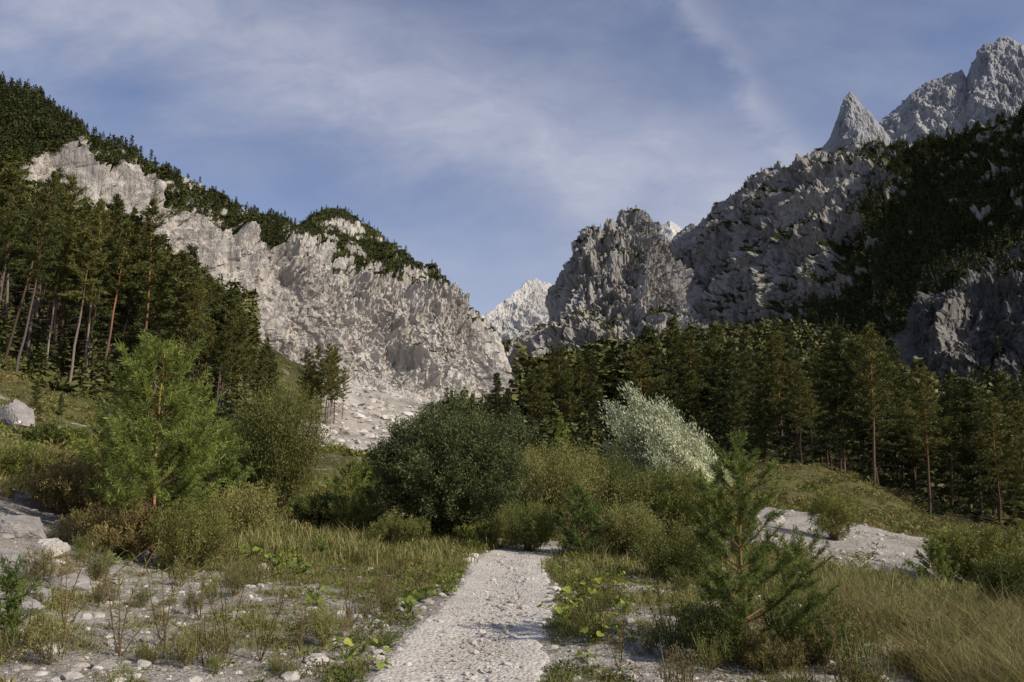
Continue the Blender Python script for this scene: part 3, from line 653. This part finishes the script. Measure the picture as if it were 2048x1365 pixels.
yp(55, 700, 24, 935, 130, 'young', 'small pine between the olive willow and the big dark bush', needle=.1, nw=.02, gap=.2, per=18)
yp(56, 1122, 38, 832, 60, 'young', 'narrow pointed light green conifer behind the yellowish willow', needle=.13, nw=.03, gap=.2, per=14)
yp(57, 430, 17, 850, 150, 'young', 'bushy young pine just right of the orange-trunked young pine', needle=.1, nw=.015, gap=.24, nbr=6, per=24, side=8)
yp(58, 640, 15, 1095, 70, 'young', 'tiny pine seedling on the grassy bank left of the path', needle=.05, nw=.012, gap=.08, per=26)
yp(59, 1870, 19, 1090, 90, 'young', 'low pine in front of the right gravel bank', needle=.08, nw=.018, gap=.15, per=20)
yp(60, 225, 15.5, 880, 190, 'young', 'smaller young pine just behind the orange-trunked one', needle=.09, nw=.013, gap=.24, nbr=6, per=28, up0=.4, side=8)
# ---------------------------------------------------------------- shrubs
def shrub(seed, h, w, mname, leafL=.07, leafW=.018, nl=14000, clumps=300, upright=.6, fan=.4, lean=(0, 0), tw=.14, scat=.028, leafdir=.9, lump=.5):
    r = np.random.default_rng(seed); st = MB(); fo = MB()
    dr = unit(r.normal(size=(clumps, 3))); rad = r.uniform(0, 1, clumps) ** .42 * (1 + lump * fbm(dr * 1.6 + seed * 3.1, 3))
    c = dr * rad[:, None] * np.array([w / 2, w / 2, h * .46]) * .92; c[:, 2] = np.clip(c[:, 2] + h * .46, .04 * h, h * .95)
    fz = c[:, 2] / h; f_ = (1 - fan) + fan * np.clip(fz * 1.3, 0, 1); c[:, 0] *= f_; c[:, 1] *= f_
    c[:, 0] += lean[0] * h * fz ** 1.5; c[:, 1] += lean[1] * h * fz ** 1.5
    per = nl // clumps
    cen = np.array([lean[0] * h * .3, lean[1] * h * .3, h * .25])
    for i in range(clumps):
        o_ = unit(c[i] - cen); d = unit(o_ * (1 - upright) + np.array([lean[0] * 2, lean[1], 1]) * upright + r.normal(size=3) * .22); l = h * tw * r.uniform(.6, 1.4)
        q3 = np.stack([c[i] - d * l * .4, c[i] + d * l * .2, c[i] + d * l * .7 + np.array([lean[0], 0, 0]) * l * .5])
        q3[:, 2] = np.maximum(q3[:, 2], .01)
        tube(st, q3, np.array([.005, .004, .002]) * max(1, h / 2.5), 3)
        if i % 4 == 0:
            b0 = np.array([r.normal() * w * .04, r.normal() * w * .04, -.02]); s = np.linspace(0, 1, 6)[:, None]
            pts = b0 + (q3[0] - b0) * np.concatenate([s ** 1.3, s ** 1.3, s ** .8], 1) + r.normal(size=(6, 3)) * .012 * h * s * (1 - s) * 4
            tube(st, pts, np.linspace(.016, .004, 6) * (h / 2.5), 4)
        m = max(3, int(per * r.uniform(.5, 1.5))); f = r.uniform(0, 1, m); s = np.linspace(0, 1, 3)
        cc = np.stack([np.interp(f, s, q3[:, j]) for j in range(3)], -1) + r.normal(size=(m, 3)) * scat * h * tw / .14
        cc[:, 2] = np.maximum(cc[:, 2], .01)
        tt = np.clip(r.uniform(0, .65) + r.uniform(0, .35, m), 0, 1)
        blades(fo, cc, d * leafdir + r.normal(size=(m, 3)) * .6, leafL * r.uniform(.6, 1.2, m), leafW, r, tt)
    return st.mesh('stems', M['stem']), fo.mesh('foliage', M[mname])
def sh(seed, px, Y, top, wpx, mname, label, **k):
    g = gpos(px, Y); h = max(.25, topz(top, Y) - g[2]) * 1.03; w = wpx * Y / F
    a, b = shrub(seed, h, w, mname, **k); return put('shrub', [('stems', a), ('foliage', b)], px, Y, label, 'shrub')
sh(101, 897, 19.8, 792, 345, 'willow', 'large rounded dark green willow bush straight ahead', nl=90000, clumps=1000, upright=.3, fan=.05, leafL=.085, leafW=.026, tw=.10, leafdir=.5)
sh(102, 555, 21.5, 765, 205, 'olive', 'upright olive green willow left of the big dark bush', nl=40000, clumps=600, upright=.85, fan=.3, leafL=.085, leafW=.02, tw=.16)
sh(103, 1105, 21, 880, 250, 'yellow', 'thin yellowish willow shrub at the end of the path', nl=28000, clumps=420, upright=.85, leafL=.08, leafW=.018, tw=.2)
sh(104, 1210, 23, 900, 190, 'olive', 'mid-green shrub in front of the silvery willow', nl=22000, clumps=340, upright=.8, leafL=.08, leafW=.02, tw=.2)
sh(105, 1350, 27, 800, 200, 'silver', 'silvery white-leaved willow bush blown to one side', nl=40000, clumps=190, upright=.9, fan=.3, leafL=.12, leafW=.030, lean=(-.26, 0), tw=.26, scat=.017, leafdir=1.6, lump=1.1)
sh(134, 1400, 26.5, 900, 150, 'silver', 'lower paler spray of silvery willow on the right of the big one', nl=14000, clumps=100, upright=.8, fan=.2, leafL=.11, leafW=.028, lean=(-.1, 0), tw=.26, scat=.018, leafdir=1.4, lump=.9)
sh(106, 1345, 21.5, 935, 250, 'olive', 'green shrub below the silvery willow', nl=30000, clumps=420, upright=.7, fan=.2, leafL=.08, leafW=.022, tw=.17)
sh(107, 1668, 27, 968, 115, 'olive', 'small round bush standing alone on the right gravel bank', nl=12000, clumps=220, upright=.6, fan=.1, leafL=.08, leafW=.024)
sh(108, 150, 13.5, 915, 230, 'brown', 'brownish green bush left of the orange-trunked young pine', nl=28000, clumps=420, upright=.7, leafL=.045, leafW=.014, tw=.17)
sh(109, 395, 25, 825, 200, 'olive', 'dark olive shrub behind the young pine on the left', nl=22000, clumps=360, upright=.7, leafL=.09, leafW=.028, tw=.16)
sh(110, 60, 21, 900, 250, 'brown', 'brownish shrub at the left edge below the white boulder', nl=18000, clumps=320, upright=.7, leafL=.07, leafW=.024, tw=.17)
sh(111, 240, 12.3, 1000, 250, 'brown', 'low brown-green bush around the foot of the left young pine', nl=24000, clumps=400, upright=.7, fan=.15, leafL=.045, leafW=.014, tw=.18)
sh(112, 385, 12.2, 1000, 190, 'olive', 'low olive bush right of the left young pine', nl=15000, clumps=260, upright=.75, fan=.2, leafL=.045, leafW=.011, tw=.22)
sh(113, 760, 26, 905, 140, 'olive', 'small olive shrub behind the left side of the big dark bush', nl=13000, clumps=260, leafL=.09, leafW=.028)
sh(114, 1030, 25, 895, 180, 'yellow', 'yellowish shrub behind the right side of the big dark bush', nl=16000, clumps=300, upright=.7, leafL=.09, leafW=.026, tw=.18)
sh(115, 1960, 20, 1040, 240, 'olive', 'wide green shrub at the right edge behind the tall grass', nl=24000, clumps=360, upright=.7, leafL=.08, leafW=.024, tw=.17)
sh(116, 1420, 7.5, 1195, 170, 'olive', 'leafy low shrub on the left foot of the foreground pine', nl=9000, clumps=200, upright=.7, leafL=.035, leafW=.009, tw=.22)
sh(117, 1620, 7.7, 1190, 200, 'olive', 'thin green shrub on the right foot of the foreground pine', nl=9000, clumps=200, upright=.8, leafL=.045, leafW=.007, tw=.25)
sh(118, 1540, 7.3, 1265, 170, 'brown', 'low brownish shrub in front of the foreground pine', nl=6000, clumps=160, upright=.7, leafL=.035, leafW=.008, tw=.24)
sh(119, 480, 22, 895, 130, 'yellow', 'yellow-green shrub left of the upright olive willow', nl=12000, clumps=220, leafL=.08, leafW=.024)
sh(120, 1450, 22, 985, 160, 'olive', 'green shrub between silvery willow and right gravel bank', nl=14000, clumps=240, upright=.7, leafL=.08, leafW=.022, tw=.18)
sh(121, 640, 20, 985, 150, 'olive', 'low green shrub at the right foot of the olive willow', nl=13000, clumps=240, upright=.7, leafL=.07, leafW=.022, tw=.18)
sh(122, 2040, 15, 1100, 180, 'olive', 'green shrub cut by the right edge of the picture', nl=14000, clumps=240, leafL=.07, leafW=.02, tw=.18)
sh(123, 1250, 17.5, 1000, 190, 'yellow', 'low pale shrub right of the small dark spruce', nl=16000, clumps=300, upright=.8, leafL=.06, leafW=.016, tw=.22)
sh(124, 800, 17.5, 1030, 140, 'olive', 'low green shrub in front of the big dark bush', nl=11000, clumps=240, upright=.8, leafL=.055, leafW=.014, tw=.22)
sh(125, 110, 30, 850, 150, 'olive', 'shrub beside the white boulder on the left slope', nl=9000, clumps=200, leafL=.12, leafW=.04)
sh(126, 1060, 17.8, 1005, 180, 'olive', 'low fresh green shrub where the path ends', nl=16000, clumps=280, upright=.8, leafL=.06, leafW=.015, tw=.22)
sh(127, 960, 18.2, 1045, 110, 'olive', 'low green shrub at the right foot of the big dark bush', nl=9000, clumps=200, leafL=.06, leafW=.018, tw=.2)
sh(128, 710, 19.5, 990, 140, 'olive', 'low green shrub at the left foot of the big dark bush', nl=13000, clumps=240, upright=.7, leafL=.06, leafW=.018, tw=.18)
sh(129, 480, 16, 965, 170, 'yellow', 'yellowish low shrub right of the bushy young pine', nl=13000, clumps=260, upright=.75, leafL=.055, leafW=.014, tw=.2)
sh(130, 1360, 14, 1040, 220, 'olive', 'mid-green low shrub left of the foreground pine, further back', nl=16000, clumps=280, upright=.75, leafL=.05, leafW=.013, tw=.2)
sh(131, 20, 16, 890, 190, 'olive', 'green shrub cut by the left edge above the gravel bank', nl=14000, clumps=280, upright=.7, leafL=.06, leafW=.018, tw=.18)
sh(133, 330, 19, 880, 180, 'olive', 'tall green shrub behind the two young pines on the left', nl=16000, clumps=300, upright=.75, leafL=.075, leafW=.022, tw=.18)
# small bushes scattered in the clearing: shared meshes, each its own object
r = np.random.default_rng(5)
small = [[('stems', a), ('foliage', b)] for a, b in [shrub(200 + i, .45, .5, ['olive', 'brown', 'olive', 'young', 'yellow', 'grass'][i % 6], nl=1500, clumps=50, upright=.8, leafL=.03, leafW=.006, tw=.28, fan=.5) for i in range(6)]]
k = 0
while k < 130:
    Y = 6.2 * (16 / 6.2) ** r.uniform(); px = r.uniform(-20, 2040); p = gpos(px, Y)
    if abs(p[0] - pathx(Y)) < .95: continue
    put('low_bush', small[k % 6], px, Y, 'knee-high wiry bush dotted over the stony clearing', 'bush', 'low wiry bushes in the clearing', r.uniform(0, 6.28), 0, r.uniform(.3, .9) * (1.25 if px > 1600 else 1)); k += 1
# broad-leaved herbs
def herb(seed):
    r = np.random.default_rng(seed); st = MB(); lf = MB()
    for i in range(16):
        a = r.uniform(0, 6.28); l = r.uniform(.06, .26); tip = np.array([math.cos(a) * l, math.sin(a) * l, r.uniform(.06, .2)])
        tube(st, [np.zeros(3), tip * [.4, .4, .7], tip], [.004, .003, .002], 4)
        nrm = unit(np.array([math.cos(a) * .5, math.sin(a) * .5, 1]) + r.normal(size=3) * .35); e1 = unit(np.cross(nrm, r.normal(size=3))); e2 = np.cross(nrm, e1)
        R_ = r.uniform(.022, .052); an = np.linspace(0, 2 * np.pi, 12, endpoint=False); rad = R_ * (1 + .15 * np.cos(3 * an) - .35 * np.exp(-((an - np.pi) ** 2) * 6))
        ring = tip + rad[:, None] * (np.cos(an)[:, None] * e1 + np.sin(an)[:, None] * e2) + nrm * (r.normal(size=12) * .007)[:, None]
        V = np.concatenate([[tip - nrm * .012], ring]); Fc = np.array([(0, 1 + j, 1 + (j + 1) % 12) for j in range(12)]); lf.add(V, Fc, r.uniform(.2, 1))
    return [('stems', st.mesh('stems', M['herb'])), ('leaves', lf.mesh('leaves', M['herb'], True))]
H = [herb(i) for i in range(3)]
for i, (px, Y) in enumerate([(1150, 12.5), (1172, 11.8), (1195, 11.2), (1160, 13.2), (1210, 12), (530, 13.5), (555, 13.0), (505, 13.8), (580, 14), (740, 6.9), (690, 7.1), (370, 11.5), (350, 12), (1190, 8), (1165, 7.4), (230, 11.6), (820, 9.5), (1240, 9.8), (640, 10), (1140, 10.4), (1230, 13.5), (880, 11), (600, 12.2), (410, 12.8), (1210, 8.6), (1130, 9.2), (840, 10.4), (870, 12.4)]):
    put('broad_leaved_plant', H[i % 3], px, Y, 'light green broad-leaved herb growing on the stony verge', 'plant', 'broad-leaved herbs', i * 1.3, 0, (.75 if Y < 9 else 1.0) + .25 * math.sin(i * 2.1))
# tall weeds
def weed(seed):
    r = np.random.default_rng(seed); st = MB(); lf = MB(); h = .75
    for i in range(4):
        d = np.array([r.normal() * .25, r.normal() * .2, 1]); s = np.linspace(0, 1, 6)[:, None]; pts = d * h * s * r.uniform(.7, 1) + np.array([r.normal() * .1, 0, 0]) * s ** 2
        tube(st, pts, np.linspace(.005, .002, 6), 4); m = 45; f = r.uniform(.1, 1, m); c = np.stack([np.interp(f, s[:, 0], pts[:, j]) for j in range(3)], -1)
        blades(lf, c, r.normal(size=(m, 3)) * [1, 1, .3] + [0, 0, .7], r.uniform(.03, .07, m), .008, r, r.uniform(0, 1, m))
    return [('stems', st.mesh('stems', M['stem'])), ('leaves', lf.mesh('leaves', M['brown']))]
Wd = [weed(i) for i in range(3)]
for i, (px, Y) in enumerate([(520, 6.8), (455, 7.0), (330, 6.8), (195, 8.2), (1330, 8.2), (240, 6.5), (560, 9), (1690, 6.6), (130, 7.2), (400, 8), (600, 7.2), (700, 8.2), (1240, 7.2), (1760, 8), (1850, 7.2), (1930, 8.8), (1800, 10)]):
    put('tall_weed', Wd[i % 3], px, Y, 'thin tall weed stalk with narrow leaves standing in the foreground', 'plant', 'thin weed stalks in the foreground', i * 2.0, 0, .8 + .2 * (i % 3))
# ---------------------------------------------------------------- grass (stuff)
def grass(name, pos, hh, wid, nb, mname, label, r, spread=.06, lean=.45):
    n = len(pos) ; P0 = np.repeat(pos, nb, 0) + r.normal(size=(n * nb, 3)) * [spread, spread, 0]
    m = len(P0); H_ = np.repeat(hh, nb) * r.uniform(.45, 1.1, m); a = r.uniform(0, 6.28, m); dr = np.stack([np.cos(a), np.sin(a), a * 0], -1)
    ln_ = r.uniform(.1, lean, m)[:, None] * H_[:, None]; b = r.uniform(0, 6.28, m); s = np.stack([np.cos(b), np.sin(b), b * 0], -1) * wid / 2
    up = np.array([0, 0, 1.0]); mid = P0 + up * (H_ * .55)[:, None] + dr * ln_ * .35; tip = P0 + up * (H_ * .95)[:, None] + dr * ln_
    V = np.stack([P0 - s, P0 + s, mid + s * .8, mid - s * .8, tip], 1).reshape(-1, 3)
    bI = np.arange(m)[:, None] * 5; Fq = bI + [0, 1, 2, 3]; Ft = bI + [3, 2, 4, 4]
    mb = MB(); t = np.repeat(np.clip(np.repeat(r.uniform(.05, .85, n), nb) + r.normal(size=m) * .15, 0, 1), 5)
    mb.add(V, np.concatenate([Fq, Ft]), t)
    return tag(obj(name, mb.mesh(name, M[mname])), label, 'grass', kind='stuff')
r = np.random.default_rng(9)
def gsample(n, y0, y1, pxa, pxb, thr):
    Y = y0 * (y1 / y0) ** r.uniform(0, 1, n); px = r.uniform(pxa, pxb, n); x = (px - 1024) / F * Y
    d = veg_density(x, Y); k = d > r.uniform(thr, thr + .5, n); x, Y, d = x[k], Y[k], d[k]
    k = (pathd(x, Y) > .64) | (Y > 17.5); x, Y, d = x[k], Y[k], d[k]
    return np.stack([x, Y, hg(x, Y) - .01], -1), d
pos, d = gsample(11500, 5.2, 19, -80, 1750, .27)
grass('grass', pos, .04 + .10 * d * np.exp(r.normal(size=len(d)) * .35), .005, 11, 'grass', 'short yellow-green grass growing in patches over the stony clearing', r, .07, .8)
pos, d = gsample(8000, 14, 45, -80, 2150, .35)
grass('grass', pos, (.10 + .14 * d) * np.exp(r.normal(size=len(d)) * .35), .016, 9, 'grass', 'longer grass between the shrubs in the middle distance', r, .12, .8)
pos, d = gsample(24000, 5.2, 30, -80, 2150, .18)
sz = np.clip(.042 * np.exp(r.normal(size=len(pos)) * .5), .016, .14) * np.clip(pos[:, 1] / 10, .8, 2.6)
for mm, sel, lab in (('olive', slice(0, None, 3), 'small mid-green leafy ground plants between the stones'), ('herb', slice(1, None, 3), 'small bright green leafy ground plants between the stones'), ('brown', slice(2, None, 3), 'small brownish heath-like ground plants between the stones')):
    mb = MB()
    P_, S_ = pos[sel], sz[sel]
    for ti, t in enumerate(TL): V, Fc, T = merge(t, P_[ti::3], S_[ti::3], r); mb.add(V, Fc, T)
    tag(obj('ground_cover', mb.mesh('ground_cover', M[mm])), lab, 'plants', kind='stuff')
n = 2200; Y = 5.2 * (17 / 5.2) ** r.uniform(0, 1, n); x = pathx(Y) + np.where(r.uniform(size=n) < .5, -1, 1) * (.70 + np.abs(r.normal(size=n)) * .35)
k = fbm(np.stack([x * .8, Y * .8, x * 0 + 5], -1), 3) > -.05; x, Y = x[k], Y[k]
mb = MB(); ps = np.stack([x, Y, hg(x, Y) - .01], -1); sz = np.clip(.045 * np.exp(r.normal(size=len(x)) * .4), .02, .12)
for ti, t in enumerate(TL): V, Fc, T = merge(t, ps[ti::3], sz[ti::3], r); mb.add(V, Fc, T)
tag(obj('ground_cover', mb.mesh('ground_cover', M['olive'])), 'low green leafy fringe along both edges of the path', 'plants', kind='stuff')
NT = 6500
px_ = r.uniform(1480, 2200, NT); Y = 5.5 * (13.5 / 5.5) ** r.uniform(0, 1, NT); x = (px_ - 1024) / F * Y
pn_ = fbm(np.stack([x, Y, x * 0], -1) * .9, 4, .6)
k = (x > 2.7 + .10 * Y) & (px_ + r.normal(size=NT) * 40 > 1600) & (pn_ + r.normal(size=NT) * .15 > -.25); x, Y, pn_ = x[k], Y[k], pn_[k]
grass('tall_grass', np.stack([x, Y, hg(x, Y) - .01], -1), np.clip(.26 + .6 * pn_, .08, .7) * np.exp(r.normal(size=len(x)) * .35), .005, 13, 'tallgrass', 'tall yellowish grass filling the lower right', r, .10, 1.5)
mb = MB(); ps = np.stack([x, Y, hg(x, Y)], -1)[::2]; sz = np.clip(.10 * np.exp(r.normal(size=len(ps)) * .4), .04, .25)
for ti, t in enumerate(TL): V, Fc, T = merge(t, ps[ti::3], sz[ti::3], r); mb.add(V, Fc, T)
tag(obj('ground_cover', mb.mesh('ground_cover', M['brown'])), 'leafy brownish weeds mixed into the tall grass at the lower right', 'plants', kind='stuff')
# ---------------------------------------------------------------- stones
def ico(sub):
    bm = bmesh.new(); bmesh.ops.create_icosphere(bm, subdivisions=sub, radius=1); V = np.array([v.co[:] for v in bm.verts]); Fc = np.array([[v.index for v in f.verts] for f in bm.faces]); bm.free(); return V, Fc
I1, I2, I5 = ico(1), ico(2), ico(5)
def stones(name, pos, size, label):
    mb = MB(); r_ = np.random.default_rng(2)
    for tpl, sel in ((I2, size > np.quantile(size, .9)), (I1, size <= np.quantile(size, .9))):
        for var in range(4):
            V, Fc = tpl; V = V * (1 + r_.normal(size=(len(V), 1)) * .13) * [1, .8, .55]; t = MB(); t.add(V, Fc, .5)
            ii = np.where(sel)[0][var::4]
            v, f, tt = merge(t, pos[ii], size[ii], r_); n_ = len(ii)
            mb.add(v, f[:, :4], np.repeat(r_.uniform(0, 1, n_), len(V)))
    return tag(obj(name, mb.mesh(name, M['stone'])), label, 'gravel', kind='stuff')
n = 4200; Y = 5 * (18 / 5) ** r.uniform(0, 1, n); off = np.where(r.uniform(size=n) < .5, r.normal(size=n) * .22 + .12, r.uniform(-.8, .8, n)); x = pathx(Y) + off
size = np.clip(.007 * np.exp(r.normal(size=n) * .7), .004, .05)
stones('gravel', np.stack([x, Y, hg(x, Y) + .004], -1), size, 'loose pale stones lying along the middle of the footpath')
n = 16000; Y = 5 * (34 / 5) ** r.uniform(0, 1, n); px_ = r.uniform(-60, 2000, n); x = (px_ - 1024) / F * Y
k = (veg_density(x, Y) < r.uniform(.3, .85, n)) & (pathd(x, Y) > .6); x, Y = x[k], Y[k]
size = np.clip(.011 * np.exp(r.normal(size=len(x)) * .8), .005, .09) * np.clip(Y / 10, 1, 2)
stones('gravel', np.stack([x, Y, hg(x, Y)], -1), size, 'scattered pale stones on the bare ground of the clearing')
n = 5000; Y = r.uniform(90, 330, n); b = r.uniform(-.27, -.08, n); x = b * Y
k = veg_density(x, Y) < .35; x, Y = x[k], Y[k]
size = np.clip(.25 * np.exp(r.normal(size=len(x)) * .7), .1, 1.6)
stones('scree_rubble', np.stack([x, Y, hg(x, Y)], -1), size, 'pale rubble strewn over the scree fan and bank below the left cliff')
def boulder(seed, size, m='stonegrey', flat=(1, .8, .6)):
    V, Fc = I5; s = seed * 7.7
    d = ridged(V * .9 + s, 4) * .35 + fbm(V * 3 + s, 4) * .18
    r_ = np.random.default_rng(seed); W_ = V * (1 + d[:, None])
    for _ in range(9):
        nrm = unit(r_.normal(size=3)); lim = r_.uniform(.72, 1.0); dd = W_ @ nrm; W_ = W_ - nrm * np.clip(dd - lim, 0, None)[:, None] * .85
    W_ = W_ * (1 + fbm(V * 9 + s, 3)[:, None] * .05) * size * np.array(flat)
    mb = MB(); mb.add(W_, Fc, .5 + .4 * fbm(V * 2 + s, 3)); return mb.mesh('boulder', M[m]), W_, Fc
bl = [(22, 9.3, .30, 'stonegrey', 'dark grey angular boulder at the left edge of the foreground'), (142, 9.0, .20, 'stonegrey', 'grey angular rock right of the boulder at the left edge'), (70, 8.2, .17, 'stonegrey', 'grey rock below the dark boulder at the left edge'),
      (40, 11.6, .36, 'stonegrey', 'grey rock on the crest of the left gravel bank'), (95, 11.0, .22, 'stone', 'smaller pale rock right of the one on the left bank crest'), (20, 7.6, .22, 'stonegrey', 'grey rock low at the left edge above the pine tip'),
      (523, 12.9, .12, 'stone', 'white stone among broad leaves left of the path'), (1258, 6.9, .06, 'stone', 'small white stone on the right verge of the path'), (632, 6.9, .09, 'stone', 'pale stone at the bottom left of the path'),
      (1236, 30, .5, 'stone', 'pale rock beneath the silvery willow'), (1550, 30, .45, 'stone', 'pale rock at the left end of the right gravel bank'), (1003, 8.7, .05, 'stone', 'fist-sized stone in the middle of the path'), (1046, 10, .06, 'stone', 'larger stone further up the middle of the path')]
for i, (px, Y, s, m, lab) in enumerate(bl):
    me, _, _ = boulder(i + 1, s, m); p = gpos(px, Y); tag(obj('rock', me, None, p + np.array([0, 0, s * .12]), i * .8), lab, 'rock')
me, W_, Fc = boulder(40, .8, 'stonegrey', (1.1, .8, 1.1)); p = gpos(30, 36)
e = bpy.data.objects.new('boulder', None); C.objects.link(e); e.location = p + np.array([0, 0, .35]); tag(e, 'pale grey boulder with a small red and white painted mark on the left slope', 'boulder')
obj('rock_body', me, e)
nf = unit(np.cross(W_[Fc[:, 1]] - W_[Fc[:, 0]], W_[Fc[:, 2]] - W_[Fc[:, 0]])); cen = W_[Fc].mean(1)
for (z0, z1, mm, nm) in ((.0, .10, 'white', 'white_paint_stripe'), (-.07, .0, 'red', 'red_paint_stripe')):
    k = (cen[:, 0] > .35) & (cen[:, 0] < .58) & (cen[:, 1] < 0) & (cen[:, 2] > z0) & (cen[:, 2] < z1)
    if k.sum() > 2: obj(nm, mesh(nm, (W_[Fc[k]] + nf[k][:, None] * .012).reshape(-1, 3), np.arange(k.sum() * 3).reshape(-1, 3), M[mm]), e)
# ---------------------------------------------------------------- light
sd = np.array([.74, -.34, .58]); sd /= np.linalg.norm(sd)
sun = bpy.data.lights.new('sun', 'SUN'); sun.energy = 5.0; sun.angle = R(.5); sun.color = (1, .91, .78)
so = bpy.data.objects.new('sun', sun); C.objects.link(so); so.rotation_euler = Vector(sd).to_track_quat('Z', 'Y').to_euler()
Wn = bpy.data.worlds.new('World'); bpy.context.scene.world = Wn; Wn.use_nodes = True; nt = Wn.node_tree; nt.nodes.clear()
out = N(nt, 'ShaderNodeOutputWorld'); bg = N(nt, 'ShaderNodeBackground'); bg.inputs[1].default_value = .125
sky = N(nt, 'ShaderNodeTexSky', sky_type='NISHITA'); sky.sun_disc = False; sky.sun_elevation = math.asin(sd[2]); sky.sun_rotation = math.atan2(sd[0], sd[1]); sky.altitude = 800
tc = N(nt, 'ShaderNodeTexCoord'); sx = N(nt, 'ShaderNodeSeparateXYZ'); ln(nt, tc.outputs['Generated'], sx.inputs[0])
yy = math_(nt, 'MAXIMUM', sx.outputs[1], .05); a = math_(nt, 'DIVIDE', sx.outputs[0], yy); el = math_(nt, 'DIVIDE', sx.outputs[2], yy)
cb = N(nt, 'ShaderNodeCombineXYZ'); ln(nt, a, cb.inputs[0]); ln(nt, el, cb.inputs[1])
mp = N(nt, 'ShaderNodeMapping'); mp.inputs['Rotation'].default_value = (0, 0, R(17)); mp.inputs['Scale'].default_value = (1.0, 2.0, 1); ln(nt, cb.outputs[0], mp.inputs[0])
n1 = noise(nt, mp.outputs[0], 2.6, 8, .55, .3); n2 = noise(nt, mp.outputs[0], 8, 8, .62, .4)
def gauss(d, wdt):
    q = math_(nt, 'DIVIDE', d, wdt); return math_(nt, 'EXPONENT', math_(nt, 'MULTIPLY', math_(nt, 'MULTIPLY', q, q), -1))
d1 = math_(nt, 'ADD', math_(nt, 'MULTIPLY_ADD', a, .34, el), -.425)
d2 = math_(nt, 'ADD', math_(nt, 'MULTIPLY_ADD', el, .6, a), -.598)
b1 = gauss(math_(nt, 'ADD', d1, math_(nt, 'MULTIPLY_ADD', n1, .3, -.15)), .10)
b2 = math_(nt, 'MULTIPLY', gauss(math_(nt, 'ADD', d2, math_(nt, 'MULTIPLY_ADD', n2, .10, -.05)), .026), n2)
soft = ramp(nt, n1, [(.32, (0, 0, 0)), (.7, (1, 1, 1))])
hz = gauss(math_(nt, 'ADD', el, -.12), .16)
cov = math_(nt, 'ADD', math_(nt, 'MULTIPLY', b1, .48), math_(nt, 'ADD', math_(nt, 'MULTIPLY', b2, .38), math_(nt, 'MULTIPLY', soft, .34)))
cov = math_(nt, 'MULTIPLY_ADD', cov, math_(nt, 'MULTIPLY_ADD', n2, 1.5, .25), math_(nt, 'MULTIPLY', hz, .38), clamp=True)
skyc = mixc(nt, 1.0, sky.outputs[0], (.92, .84, .92), 'MULTIPLY')
col = mixc(nt, cov, skyc, (4.2, 4.35, 5.2))
ln(nt, col, bg.inputs[0]); ln(nt, bg.outputs[0], out.inputs[0])
sc = bpy.context.scene
sc.view_settings.view_transform = 'Standard'; sc.view_settings.look = 'None'; sc.view_settings.exposure = 0
